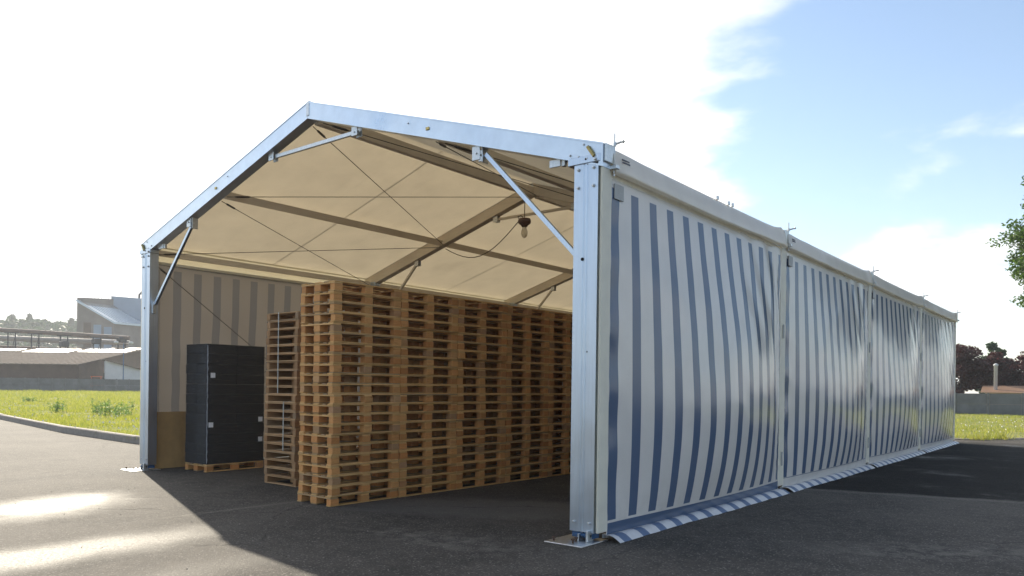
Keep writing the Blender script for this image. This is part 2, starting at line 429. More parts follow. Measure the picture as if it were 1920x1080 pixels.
kerb_run([p for p in YB[:5]], .05, .12, 2.0, kb2)

# ------------------------------------------------------------------ the tent
tent = thing('storage_tent', 'long open-ended storage tent with blue and white striped walls and aluminium frame', 'tent')
def roof_z(x): return EV + (RG-EV)*(1-abs(x+5)/5)
YF = [-.157] + [i*B-.08 for i in range(1, 5)]
YE = [.005] + [i*B+.08 for i in range(1, 5)]
RD = .233                                       # rafter depth
nrm = Vector((-SL, 0, -1)).normalized()
def bolt_mesh(r=.014, l=.018):
    return MB().lathe([(r*1.5, 0), (r*1.5, .004), (r, .004), (r, l), (r*.6, l+.003)], (0,0,0), 8)
BOLT = bolt_mesh().mesh('bolt', M['galv']); HOLE = MB().lathe([(.014, 0), (.014, .002)], (0,0,0), 12).mesh('hole', M['hole_dark'])
def front_bolt(parent, x, y, z, me=None, name='bolt', s=1.0):
    o = child(name, me or BOLT, parent, (x, y, z), (R(90), 0, 0)); o.scale = (s, s, s); return o

def post(i, left):
    y0, y1 = YF[i], YE[i]
    sx = lambda a: (-W-a if left else a)
    xs = sorted((sx(-.035), sx(-.335)))
    m = MB()
    # hollow-section profile with two shallow grooves in the front and back face
    x0, x1 = xs; w_ = x1-x0; gd = .008
    prof = [(x0, y0), (x0+.115, y0), (x0+.122, y0+gd), (x0+.134, y0+gd), (x0+.141, y0), (x1-.141, y0), (x1-.134, y0+gd), (x1-.122, y0+gd), (x1-.115, y0), (x1, y0), (x1, y1), (x0, y1)]
    m.prism(prof, 2, .10, 3.985)
    po = m.build('post', M['alu'], tent)
    xc = (x0+x1)/2
    # foot: blue shoe, hinge, base plate with pins
    mb = MB(); mb.box((x0+.02, y0+.02, .035), (x1-.02, y1-.02, .0995)); mb.tube([(x0+.06, y0-.005, .07), (x1-.03, y0-.005, .07)], .016, 8)
    mb.build('foot', M['blue_foot'], po)
    mb = MB(); mb.bev((xc-.27, y0-.30, .001), (xc+.20, y1+.06, .013), .004); bp = mb.build('base_plate', M['galv'], po)
    for px_, py_ in ((xc-.20, y0-.22), (xc+.0, y0-.10), (xc+.03, y0-.2)):
        MB().lathe([(.011, .013), (.011, .045), (.022, .045), (.022, .055), (.012, .06)], (px_, py_, 0), 8).build('ground_pin', M['rust'], po)
    MB().bev((x1-.06, y0-.06, .013), (x1-.03, y0+.05, .13), .006).build('lug', M['galv'], po)
    MB().bev((x1-.16, y0-.06, .013), (x1-.145, y0+.03, .09), .004).build('lug', M['galv'], po)
    if i == 0:
        for dx_ in (.055, .245):
            for zz_ in (3.93, 3.74): front_bolt(po, x0+dx_, y0, zz_)
            front_bolt(po, x0+dx_, y0, .20)
        front_bolt(po, x0+.115, y0-.0005, 2.98, HOLE, 'bolt_hole', 1.3)
        front_bolt(po, x0+.19, y0, 2.0, HOLE, 'bolt_hole', .6)
    # head plate under the rafter end
    mb = MB(); mb.bev((xc-.23, y0-.012, 3.985), (xc+.17, y1, 4.07), .006); hp = mb.build('head_plate', M['alu'], po)
    if i == 0: front_bolt(po, xc-.0, y0-.012, 4.03, HOLE, 'bolt_hole', .9); front_bolt(po, xc+.12, y0-.012, 4.01)
    # brace foot lug
    ix = x0-.012 if not left else x1+.012
    mb = MB(); mb.bev((ix-.012, (y0+y1)/2-.03, 2.88), (ix+.012, (y0+y1)/2+.03, 3.10), .004); mb.build('brace_lug', M['galv'], po)
    return po
def rafter(i, left):
    y0, y1 = YF[i], YE[i]
    m = MB()
    # profile in x-z: parallelogram from eave to ridge, top flush with the roof line
    e0 = (.017, EV+.017*-SL+.01); 
    top = [(.017, roof_z(.0)+.01), (-5, RG+.01)]; dep = RD*math.sqrt(1+SL*SL)
    poly = [(.017, EV+.005), (-4.999, RG+.01), (-4.999, RG+.01-dep), (.017, EV+.005-dep)]
    if left: poly = [(-W-x, z) for x, z in poly]
    m.prism(poly, 1, y0, y1)
    # flange lip along the top and the bottom edge on the front face
    for t in (.0, dep-.016):
        pl = [(.02, EV+.006-t), (-4.998, RG+.011-t), (-4.998, RG-.007-t), (.02, EV-.012-t)]
        if left: pl = [(-W-x, z) for x, z in pl]
        m.prism(pl, 1, y0-.006, y0)
    o = m.build('rafter', M['alu_bar'] if i == 0 else M['alu_dull'], tent)
    if i == 0:
        sg = lambda x: -W-x if left else x
        for x in (-.17, -.28, -.39): front_bolt(o, sg(x), y0-.001, roof_z(x)-.18, None, 'bolt', .7)
        front_bolt(o, sg(-.22), y0-.001, roof_z(-.22)-.04, None, 'bolt', .6)
        front_bolt(o, sg(-2.9), y0-.001, roof_z(-2.9)-.09, None, 'bolt', .6)
        mb = MB(); mb.bev((-.03, -.012, -.02), (.03, 0, .02), .006); b_ = mb.build('rivet_plate', M['yellow_bolt'], o); b_.location = (sg(-2.55), y0-.001, roof_z(-2.55)-.12)
        mb = MB(); mb.tube([(-.05, -.015, .06), (.03, -.015, -.05)], .02, 8); b_ = mb.build('locking_pin', M['yellow_bolt'], o); b_.location = (sg(-.11), y0-.001, roof_z(-.1)-.10)
    return o
def beam_child(name, p, q, w, h, mat, up=(0,0,1)):
    return MB().beam(p, q, w, h, up).build(name, mat, tent)
def bracket(x, y, z, s=1, big=False):
    mb = MB()
    if big: mb.bev((x-.13, y-.07, z-.14), (x-.005, y-.055, z+.03), .004); mb.bev((x+.005, y-.05, z-.17), (x+.02, y+.06, z+.02), .004); mb.bev((x-.13, y+.05, z-.12), (x+.0, y+.065, z+.02), .004); mb.tube([(x-.06, y-.085, z-.06), (x-.06, y+.075, z-.06)], .012, 8)
    else: mb.bev((x-.06, y-.05, z-.11), (x+.06, y-.036, z+.02), .004); mb.bev((x-.06, y+.036, z-.11), (x+.06, y+.05, z+.02), .004); mb.tube([(x, y-.06, z-.06), (x, y+.06, z-.06)], .012, 8)
    return mb.build('bracket', M['galv'], tent)
def under(x): return roof_z(x)-RD*1.045
for i in range(5):
    for left in (True, False):
        post(i, left); rafter(i, left)
        sg = lambda x: -W-x if left else x
        yc = -.06 if i == 0 else i*B
        bracket(sg(-1.70), yc, under(-1.7), 1, i == 0)
        q = (sg(-.36), yc, 3.05); p = (sg(-1.66), yc, under(-1.66)-.06)
        MB().beam(p, q, .045, .05).build('knee_brace', M['alu'] if i == 0 else M['alu_dull'], tent)
        bracket(sg(-4.02), yc, under(-4.0))
        if i == 0:
            mb = MB(); mb.bev((sg(-.62)-.09, -.10, under(-.62)-.075), (sg(-.62)+.06, -.085, under(-.62)+.01), .004); mb.bev((sg(-.62)+.06, -.085, under(-.62)-.075), (sg(-.62)+.11, -.04, under(-.62)+.01), .004)
            mb.build('cable_anchor', M['galv'], tent)
    yc = -.06 if i == 0 else i*B
    MB().beam((-6.0, yc, under(-6.0)-.05), (-4.0, yc, under(-4.0)-.05), .04, .05).build('collar_tie', M['galv'] if i == 0 else M['alu_dull'], tent)
    # ridge connector wedge
    mb = MB(); mb.bev((-5.035, YF[i]-.008, RG-.20), (-4.965, YE[i], RG+.02), .006); mb.build('ridge_joint', M['galv'], tent)
    # eave tensioner: threaded rod with a cross handle, at both eaves
    for left in (True, False):
        sg = lambda x: -W-x if left else x
        mb = MB(); yy = YE[i]+.03
        x_ = sg(.04)
        mb.tube([(x_, yy, 3.86), (x_, yy, 4.31)], .010, 8); mb.tube([(x_-.05, yy-.0, 4.185), (x_+.09, yy+.02, 4.215)], .012, 8); mb.lathe([(.022, -.02), (.022, .02)], (x_, yy, 4.195), 8)
        mb.tube([(sg(.12), yy+.02, 4.205), (sg(.14), yy+.025, 4.225)], .018, 6)
        mb.bev((min(sg(-.09), sg(.10)), yy-.05, 3.92), (max(sg(-.09), sg(.10)), yy+.02, 3.965), .006)
        mb.build('tensioner', M['galv'], tent)
        mb = MB(); mb.bev((min(sg(.02), sg(.045)), YF[i]+.02, 3.98), (max(sg(.02), sg(.045)), YE[i]+.02, 4.17), .005); mb.build('end_plate', M['galv'], tent)

# purlins, per bay
for i in range(NB):
    ya, yb = YE[i], YF[i+1]
    MB().beam((-5, ya, RG-.19), (-5, yb, RG-.19), .11, .17).build('ridge_purlin', M['alu_dull'], tent)
    for x in (-2.5, -7.5):
        MB().beam((x, ya, roof_z(x)-.17), (x, yb, roof_z(x)-.17), .07, .13, (-SL if x > -5 else SL, 0, 1)).build('purlin', M['alu_dull'], tent)
    for x in (-.16, -W+.16):
        MB().beam((x, ya, 4.03), (x, yb, 4.03), .08, .10).build('eave_purlin', M['alu_dull'], tent)
    for x in (-.015, -W+.015):
        MB().beam((x, ya, 3.865), (x, yb, 3.865), .035, .05).build('wall_rail', M['cream'], tent)
        MB().beam((x, ya, .055), (x, yb, .055), .03, .04).build('ground_rail', M['galv'], tent)
# bracing wires: bays 1 and 4, roof crosses and wall crosses
def wire(p, q, turn=True, sag=.0):
    p = Vector(p); q = Vector(q)
    mid = p.lerp(q, .5)-Vector((0, 0, sag))
    o = MB().tube([p, p.lerp(mid, .5), mid, mid.lerp(q, .5), q], .0065, 6).build('bracing_wire', M['cable'], tent)
    if turn:
        d_ = (q-p).normalized()
        MB().tube([p+d_*.12, p+d_*.16, p+d_*.34, p+d_*.38], [.008, .018, .018, .008], 8).build('turnbuckle', M['cable'], o)
    return o
for i in (0, 3):
    ya, yb = YE[i]+.02, YF[i+1]-.02
    zr = lambda x: roof_z(x)-.24
    for sgn in (-1, 1):
        f_ = lambda a: -5+sgn*a
        for a, b in ((.12, 2.42), (2.58, 4.8)):
            wire((f_(a), ya, zr(f_(a))), (f_(b), yb, zr(f_(b)))); wire((f_(b), ya, zr(f_(b))), (f_(a), yb, zr(f_(a))))
    for x in (-W+.14, -.14):
        wire((x, ya, 3.82), (x, yb, .2)); wire((x, ya, .2), (x, yb, 3.82))

# roof sheets, one per bay, each with its draped valance on both eaves
def roof_bay(i):
    ya, yb = YE[i]-.06, YF[i+1]+.06
    if i == 0: ya = -.02
    NX, NY = 40, 16
    def fn(u, v):
        x = -W + W*u; t = v
        sag = .035*math.sin(math.pi*t)*min(1, 6*min(u, 1-u)+.15)*(1-.8*math.exp(-((u-.5)/.05)**2))
        y = ya+(yb-ya)*t
        return (x, y, roof_z(x)-.012-sag)
    m = MB(); m.grid(NX, NY, fn, lambda u, v: (i*B+B*v, u*W))
    o = m.build('roof_panel', M['roof'], tent, True)
    for left in (True, False):
        prof = [(-.06, .004), (.0, -.008), (.025, -.016), (.045, -.030), (.060, -.065), (.078, -.135), (.096, -.205), (.108, -.250), (.108, -.272), (.070, -.285), (.02, -.28)]
        def fv(u, v, left=left):
            t = v*(len(prof)-1); k = min(int(t), len(prof)-2); fr = t-k
            px_ = prof[k][0]*(1-fr)+prof[k+1][0]*fr; pz = prof[k][1]*(1-fr)+prof[k+1][1]*fr
            e = 1-min(1, min(u, 1-u)/.05)
            nz = mnoise.noise(Vector((u*7+i*3, v*1.5, 2.0 if left else 5.0)))*.012
            lump = math.exp(-((u-.955)/.02)**2)*.022
            px_ = px_*(1-.25*e)+(nz+lump*.6)*min(1, v*4)
            pz = pz-.045*math.sin(math.pi*u)*math.sin(math.pi*v)+lump*math.sin(math.pi*min(1, v*1.4))*1.6+nz*.6*min(1, v*4)
            x = px_ if not left else -W-px_
            return (x, ya+.03+(yb-ya-.06)*u, EV+pz)
        mv = MB(); mv.grid(48, 16, fv, flip=left); vo = mv.build('valance', M['valance_sun_toned' if left else 'valance'], o, True)
        if not left and i in (0, 1):
            for r_ in range(2):
                mb = MB(); yy = ya+.17; 
                for c_ in range(5):
                    w_ = random.uniform(.012, .03); mb.box((.066+r_*.006, yy, EV-.115-r_*.03), (.0755+r_*.0075, yy+w_, EV-.101-r_*.03)); yy += w_+.008
                pr = mb.build('print', M['print'], o); pr.location = (0.0, 0, 0)
    if i == 0:
        for yy in (2.75, 3.12, 3.25):
            mb = MB(); mb.bev((-.02, yy-.02, EV-.01), (.015, yy+.02, EV+.045), .006); mb.build('roof_clip', M['galv'], tent)
    return o
for i in range(NB): roof_bay(i)

# wall panels, billowing between the posts
def bulge(s, z, i):
    t = z/3.85
    a = math.sin(math.pi*min(1, max(0, s**1.25)))
    v = math.sin(math.pi*min(1, max(0, t))**.68)
    return (.25 if i == 0 else .17)*max(0, a)**.8*max(0, v)**1.15
def wall_bay(i, left):
    ya, yb = YE[i]+.03, YF[i+1]-.03
    if i == 0: ya = .03
    NX, NZ = 128, 64
    rs = random.uniform(0, 50)
    def fn(u, v):
        z = .03+3.83*v; y = ya+(yb-ya)*u
        b = bulge(u, z, i)
        wr = math.exp(-((u-.955)/.035)**2)*.022*math.sin(u*190+2.2*math.sin(z*2.1+rs))*math.sin(math.pi*v)
        wr += math.exp(-((u-.01)/.03)**2)*.010*math.sin(z*9+rs)
        nz = mnoise.noise(Vector((u*3+rs, z*.9, 1.3)))*.022*math.sin(math.pi*v)*math.sin(math.pi*u)
        nz += mnoise.noise(Vector((u*11+rs, z*2.6, 4.3)))*.006*math.sin(math.pi*v)*math.sin(math.pi*u)
        cr = 1-abs(mnoise.noise(Vector((u*5+z*.35+rs, z*.55-u*1.3, 8.1))))
        nz += .007*max(0, cr-.80)/.2*math.sin(math.pi*u)*math.sin(math.pi*v)
        # diagonal drag folds running out of the upper far corner
        dg = (1-u)*B+(3.86-z)*.55
        nz += .010*math.sin(dg*9+rs)*math.exp(-((1-u)*3.2)**2-((1-v)*2.2)**2)
        x = b+wr+nz+.0035*math.sin(z*31+u*9+rs)*math.exp(-((u-.97)/.03)**2)
        if left: x = -W-.3*b+wr*1.2+nz*1.3+.012*math.sin(u*B*7+z*.8)*math.exp(-(v-.45)**2*4)
        if left: x += .016*math.sin(z*8.5+2.5*mnoise.noise(Vector((u*4, z*1.3, rs)))+u*6)*math.exp(-u*3.2)*math.sin(math.pi*v)
        return (x, y, z)
    m = MB(); m.grid(NX, NZ, fn, lambda u, v: (u*(yb-ya), .03+3.83*v), flip=left)
    blue = (i == 0 and not left)
    o = m.build('wall_panel', M['wall_blue'] if blue else M['wall'], tent, True)
    # skirt lying out on the asphalt
    def fs(u, v):
        y = ya+(yb-ya)*u
        n1_ = mnoise.noise(Vector((u*3+rs, 2.2, 0)))*.022; n2_ = mnoise.noise(Vector((u*15+rs, 7.2, 0)))*.006
        px_ = [.012, .065, .115, .160, .190][round(v*4)] + (n1_+n2_)*v*1.3
        pz = [.064, .070, .055, .026, .004][round(v*4)] + abs(n2_)*v*1.6
        x = px_ if not left else -W-px_
        return (x, y-(.03 if u == 0 else 0), pz)
    ms = MB(); ms.grid(96, 4, fs, lambda u, v: (u*(yb-ya), v), flip=not left); ms.build('skirt', M['skirt'], o, True)
    # vent patch in the upper corner
    if not left:
        pb = MB(); yy = .10 if i == 0 else ya+.10
        pb.bev((.012+bulge(.03, 3.7, i), yy-.02, 3.635), (.024+bulge(.03, 3.7, i), yy+.17, 3.80), .004); pb.build('vent_patch', M['patch'], o)
        # cream strip covering the post between two panels
    x0 = .012 if not left else -W-.012
    mc = MB(); ya2 = YF[i]+(.012 if i == 0 else -.04); yb2 = YE[i]+.035
    mc.bev((min(x0, x0-.03 if not left else x0+.03), ya2, .10), (max(x0, x0-.03 if not left else x0+.03), yb2, 3.93), .006)
    mc.build('post_cover', M['cream'], o)
    # webbing buckles on the cover
    if not left and i > 0:
        for zz_ in (.42, 2.45):
            mb = MB(); mb.bev((.014, i*B-.03, zz_), (.03, i*B+.02, zz_+.22), .004); mb.build('strap_end', M['patch'], o)
    return o
for i in range(NB):
    for left in (True, False): wall_bay(i, left)
mc = MB(); mc.bev((-.018, YF[4]-.04, .10), (.014, YE[4]+.02, 3.93), .006); mc.build('post_cover', M['cream'], tent)
# rear gable
mg = MB(); yg = LEN+.10
mg.grid(60, 12, lambda u, v: (-W+.02+(W-.04)*u, yg+.02*math.sin(u*40), .03+(roof_z(-W+W*u)-.06)*v), lambda u, v: ((u*W) % 50, .03+3.5*v))
mg.build('gable_panel', M['wall'], tent, True)

# ------------------------------------------------------------------ pallets
PH = .1362
def jb(sx, sy, sz, b=.004): return MB().bev((-sx/2, -sy/2, -sz/2), (sx/2, sy/2, sz/2), b)
PL, PW = 1.186, .742                            # along y, along x
ME = dict(deck=jb(PL, .118, .0175).mesh('deck_board', M['plank']), deckn=jb(PL, .088, .0175).mesh('deck_board_narrow', M['shaded_plank']),
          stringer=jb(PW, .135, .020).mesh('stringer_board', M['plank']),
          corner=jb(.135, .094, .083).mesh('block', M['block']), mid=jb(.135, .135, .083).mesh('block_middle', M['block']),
          runner=jb(PL, .094, .015).mesh('bottom_board', M['plank']), runm=jb(PL, .135, .015).mesh('bottom_board_middle', M['shaded_plank']))
OME = dict(deck=jb(.86, .115, .018).mesh('old_deck_board', M['old_plank']), str=jb(1.18, .085, .092).mesh('old_stringer', M['old_block']))
GP = 'pallets stacked inside the tent'
def make_pallet():
    t = thing('pallet', 'pallet', 'pallet', (0,0,0), 0, GP)
    z = .0075
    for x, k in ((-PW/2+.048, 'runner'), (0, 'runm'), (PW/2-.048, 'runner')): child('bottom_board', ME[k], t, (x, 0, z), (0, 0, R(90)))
    for x, k in ((-PW/2+.048, 'corner'), (0, 'mid'), (PW/2-.048, 'corner')):
        for y in (-PL/2+.0685, 0, PL/2-.0685): child('block', ME[k], t, (x, y, .015+.0415), (0, 0, R(90)))
    for y in (-PL/2+.068, 0, PL/2-.068): child('stringer_board', ME['stringer'], t, (0, y, .098+.010))
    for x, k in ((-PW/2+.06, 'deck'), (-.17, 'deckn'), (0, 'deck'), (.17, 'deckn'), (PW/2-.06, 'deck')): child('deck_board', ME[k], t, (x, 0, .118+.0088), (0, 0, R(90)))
    return t
ORD = ['bottom', 'second', 'third', 'fourth', 'fifth', 'sixth', 'seventh', 'eighth', 'ninth', 'tenth', 'eleventh', 'twelfth', 'thirteenth', 'fourteenth',
       'fifteenth', 'sixteenth', 'seventeenth', 'eighteenth', 'nineteenth', 'twentieth', 'twenty-first', 'topmost']
proto = make_pallet(); used = False
def place(loc, rz, label):
    global used
    o = copy_tree(proto) if used else proto
    used = True
    o.location = loc; o.rotation_euler = (random.uniform(-.002, .002), 0, rz); o['label'] = label
    for c in o.children:
        c.location = (c.location.x+random.uniform(-.003, .003), c.location.y+random.uniform(-.004, .004), c.location.z)
        c.rotation_euler = (0, 0, c.rotation_euler.z+random.uniform(-.005, .005))
    return o
STK = ['nearest corner stack of the long pallet row', 'second stack of the long pallet row', 'third stack of the long pallet row',
       'fourth stack of the long pallet row', 'fifth stack, partly behind the big aluminium post',
       'added sixth stack hidden behind the post to block light', 'added last stack hidden behind the post to block light']
PANG = -.0127
PX, PY = -3.885, -.5256
for k in range(7):  # last two stacks are added, unseen, to stop light leaking through the row
    n = 22
    sx_, sy_ = random.uniform(-.012, .012), 0
    for j in range(n):
        ly = k*1.196+.598; c, s = math.cos(PANG), math.sin(PANG)
        x = PX-.371*c-ly*s; y = PY+ly*c-.371*s
        w_ = 'topmost' if j == n-1 else ORD[j]
        lab = ('bottom pallet in the ' if j == 0 else 'topmost pallet of the ' if j == n-1 else w_+' pallet from the ground in the ')+STK[k]
        place((x+random.gauss(0, .009)+sx_*j/n, y+random.uniform(-.008, .008), .001+j*PH), PANG+random.gauss(0, .007), lab)
# lone weathered stack with side stringers
def make_old():
    t = thing('pallet', 'pallet', 'pallet', (0,0,0), 0, GP)
    for x in (-.385, .385): child('stringer', OME['str'], t, (x, 0, .018+.046), (0, 0, R(90)))
    o = child('stringer', OME['str'], t, (0, .10, .018+.046), (0, 0, R(90))); o.scale = (.80, 1, 1)
    for y in (-.53, -.38, -.23, -.08, .08, .23, .38, .53): child('deck_board', OME['deck'], t, (0, y, .111+.009))
    for y in (-.53, 0, .53): child('bottom_board', OME['deck'], t, (0, y, .009))
    return t
old = make_old(); first = True
HO = .1315
for j in range(21):
    o = old if first else copy_tree(old); first = False
    o.location = (-6.24+random.uniform(-.012, .012)+(-.02 if j < 11 else .012), .90+random.uniform(-.012, .012), .002+j*HO)
    o.rotation_euler = (random.uniform(-.003, .003), random.uniform(-.004, .004)*0, -.02+random.uniform(-.012, .012))
    for c in o.children: c.location = (c.location.x+random.uniform(-.004, .004), c.location.y+random.uniform(-.006, .006), c.location.z)
    o['label'] = ('bottom weathered pallet of the narrow strapped stack beside the black load' if j == 0 else
                  'topmost weathered pallet of the narrow strapped stack beside the black load' if j == 20 else
                  ORD[j]+' weathered pallet from the ground in the narrow strapped stack')
# straps round that stack
def strap(z0, z1, x, label):
    w_ = .022; y0 = .285
    y1 = 1.52
    mb = MB()
    mb.box((x-w_/2, y0-.004, z0), (x+w_/2, y0, z1)); mb.box((x-w_/2, y0, z1), (x+w_/2, y1, z1+.003)); mb.box((x-w_/2, y1, z0), (x+w_/2, y1+.003, z1))
    o = mb.build('strap', M['strap']); tag(o, label, 'strap', 'straps round the weathered pallets'); return o
M['strap'] = simple('pale_strap', (.42, .42, .38), .5, 0, .1, 20)
strap(1.47, 21*HO+.003, -6.30, 'pale upright strap round the upper half of the weathered pallet stack')
strap(.56, 1.335, -6.14, 'pale upright strap round the lower half of the weathered pallet stack')

# wrapped black load on its own pallet
LX, LY = -9.035, 1.01
place((LX, LY, .001), .02, 'single wooden pallet under the wrapped black load')
M['crate'] = simple('black_crate_plastic', (.012, .0115, .012), .7, 0, .3, 9)
def film_mat():
    m, g = material('stretch_film'); co = objco(g)
    n = g.noise(g.scale(co, (2, 2, 9)), 3, 5, .65, 1.0)
    gl = g.node('ShaderNodeBsdfGlossy'); gl.inputs[0].default_value = (.75, .8, .9, 1); gl.inputs[1].default_value = .28
    g.put(gl.inputs['Normal'], g.bump(n, .8, .03))
    df = g.node('ShaderNodeBsdfDiffuse'); df.inputs[0].default_value = (.35, .38, .48, 1)
    ad = g.node('ShaderNodeMixShader'); ad.inputs[0].default_value = .35; g.l.new(gl.outputs[0], ad.inputs[1]); g.l.new(df.outputs[0], ad.inputs[2])
    tr = g.node('ShaderNodeBsdfTransparent')
    mx = g.node('ShaderNodeMixShader'); g.put(mx.inputs[0], g.sstep(n, .38, .8, .01, .17))
    g.l.new(tr.outputs[0], mx.inputs[1]); g.l.new(ad.outputs[0], mx.inputs[2]); finish(g, mx.outputs[0]); return m
M['film'] = film_mat()
M['label'] = simple('paper_label', (.85, .86, .88), .6, 0, .06, 20)
load = thing('wrapped_load', 'tall black load of stacked crates in clear film with small white labels', 'wrapped load', (LX, LY, .1375), .02)
CR = jb(.366, .589, .1795, .005).mesh('crate', M['crate'])
for k in range(12):
    for ix in (-1, 1):
        for iy in (-1, 1):
            child('crate', CR, load, (ix*.1835+random.uniform(-.004, .004), iy*.2955+random.uniform(-.004, .004), .0905+k*.1827))
fm = MB(); H = 9*.2435+.01
per = [(-.378, -.600), (.378, -.600), (.378, .600), (-.378, .600)]
def ff(u, v):
    t = (u*4) % 4; k = int(t) % 4; fr = t-int(t); a = per[k]; b = per[(k+1) % 4]
    n_ = .006*math.sin(v*60+u*30)+.004*mnoise.noise(Vector((u*40, v*30, 0)))
    sc_ = 1+n_
    return ((a[0]+(b[0]-a[0])*fr)*sc_, (a[1]+(b[1]-a[1])*fr)*(1+n_*.6), -.03+(H+.03)*v)
fm.grid(48, 60, ff); fm.build('film', M['film'], load, True)
for (y, z, nx) in ((-.50, 1.62, 0), (-.53, .72, 0), (.50, .80, 0), (.50, .42, 0)):
    pl_ = MB().box((.383, y-.045, z-.045), (.387, y+.045, z+.045)).build('paper_label', M['label'], load)

M['film_fold'] = simple('gathered_film', (.34, .36, .40), .35, 0, .4, 14, .5)
mb = MB(); mb.tube([(.381+.004*math.sin(k*1.9), -.603+.004*math.sin(k*2.7), .02+k*.0715) for k in range(31)], [.004+.006*abs(math.sin(k*1.37)) for k in range(31)], 5); mb.build('film_fold', M['film_fold'], load)
# brown board leaning on the long wall
M['board'] = simple('brown_board', (.42, .25, .10), .8, 0, .15, 5, .2, .1)
mb = MB(); mb.bev((0, 0, 0), (.016, 1.45, 1.06), .003); o = mb.build('board', M['board']); o.location = (-9.80, .02, .004); o.rotation_euler = (0, R(-5), 0)
tag(o, 'plain brown board leaning against the wall beside the aluminium post', 'board')

# hanging lamp and its flex
M['lamp_body'] = simple('brown_lamp_housing', (.13, .065, .045), .5, 0, .2, 20)
def glass():
    m, g = material('bulb_glass'); b = g.node('ShaderNodeBsdfPrincipled'); b.inputs['Base Color'].default_value = (.85, .8, .68, 1)
    b.inputs['Roughness'].default_value = .15; b.inputs['Transmission Weight'].default_value = .55; b.inputs['IOR'].default_value = 1.2
    finish(g, b.outputs[0]); return m
M['bulb'] = glass(); M['flex'] = simple('dark_flex', (.05, .04, .035), .6, 0, .1, 20)
LMX, LMY, LMZ = -5.0, 4.98, 4.86
lamp = thing('hanging_lamp', 'bare bulb lamp with brown housing hanging under the roof ridge', 'lamp', (LMX, LMY, LMZ))
MB().lathe([(.05, .09), (.115, .075), (.13, .03), (.125, -.01), (.10, -.035), (.075, -.05), (.05, -.09)], (0, 0, 0), 20).build('housing', M['lamp_body'], lamp, True)
MB().lathe([(.035, -.09), (.04, -.11), (.062, -.17), (.066, -.22), (.05, -.27), (.02, -.30)], (0, 0, 0), 16).build('bulb', M['bulb'], lamp, True)
MB().tube([(.0, 0, .09), (.0, 0, .3), (.01, 0, .66)], .008, 6).build('cord', M['flex'], lamp)
MB().tube([(-.06, 0, .07), (-.13, -.02, .09), (-.15, -.02, .13), (-.09, 0, .15), (-.03, 0, .10)], .008, 6).build('flex_loop', M['flex'], lamp)
pts = [Vector((LMX-.14, LMY, LMZ+.05)).lerp(Vector((-7.3, 5.16, 4.60)), t/12)-Vector((0, 0, .42*math.sin(math.pi*t/12))) for t in range(13)]
tag(MB().tube(pts, .009, 6).build('power_flex', M['flex']), 'thin dark flex sagging from the hanging lamp to the roof frame', 'cable')

# ------------------------------------------------------------------ surroundings
def ray(u, v):
    return _f+_r*((u-960)/FPX)-_u*((v-540-PPY)/FPX)
FL = Vector((math.sin(R(-68.7)), math.cos(R(-68.7)), 0)); RL = Vector((-FL.y, FL.x, 0))*-1     # away and rightwards, for the industrial yard
EYE = Vector((CX, CY, CZ))
def far(u, v, D, f=FL):
    d_ = ray(u, v); return EYE+d_*(D/d_.dot(f))
def quadbox(mb, a, b, z0, z1, th):                 # upright slab from a to b (xy), thickness th to the back
    a = Vector((a[0], a[1], 0)); b = Vector((b[0], b[1], 0)); d_ = (b-a).normalized(); n = Vector((-d_.y, d_.x, 0))*th
    vs = [a, b, b+n, a+n]; return mb.add([(p.x, p.y, z0) for p in vs]+[(p.x, p.y, z1) for p in vs], [(0,3,2,1),(4,5,6,7),(0,1,5,4),(1,2,6,5),(2,3,7,6),(3,0,4,7)])

M['fence'] = simple('grey_concrete_panel', (.15, .155, .16), .85, 0, .3, 1.2, .2, .2, True)
M['fence_post'] = simple('grey_concrete_post', (.16, .165, .17), .85, 0, .25, 3, .2, .2, True)
def fence(name, label, a, b, z, step, h):
    t = thing(name, label, 'fence', (a[0], a[1], z))
    a = Vector(a); b = Vector(b); L = (b-a).length; n = round(L/step); dd = (b-a)/L; ang = math.atan2(dd.y, dd.x)
    pn = MB().bev((0, -.03, .0), (step-.16, .03, h/2-.01), .012).mesh('panel', M['fence']); ps = MB().bev((-.07, -.08, 0), (.07, .08, h+.06), .015).mesh('post', M['fence_post'])
    for k in range(n+1):
        p = dd*(k*step); child('post', ps, t, (p.x, p.y, 0), (0, 0, ang))
        if k < n:
            q = dd*(k*step+.08)
            for r_ in range(2): child('panel', pn, t, (q.x, q.y+random.uniform(-.01, .01), r_*h/2), (random.uniform(-.02, .02), 0, ang))
    return t
pa, pb = far(-60, 733, 126), far(520, 733, 126)
fence('concrete_fence', 'grey concrete panel fence along the far side of the left meadow before the sheds', (pa.x, pa.y), (pb.x, pb.y), .1, 1.62, 1.85)
fence('concrete_fence', 'dark grey concrete panel fence before the dark red trees', (-14, 58.0), (30, 61.0), .03, 2.1, 1.55)

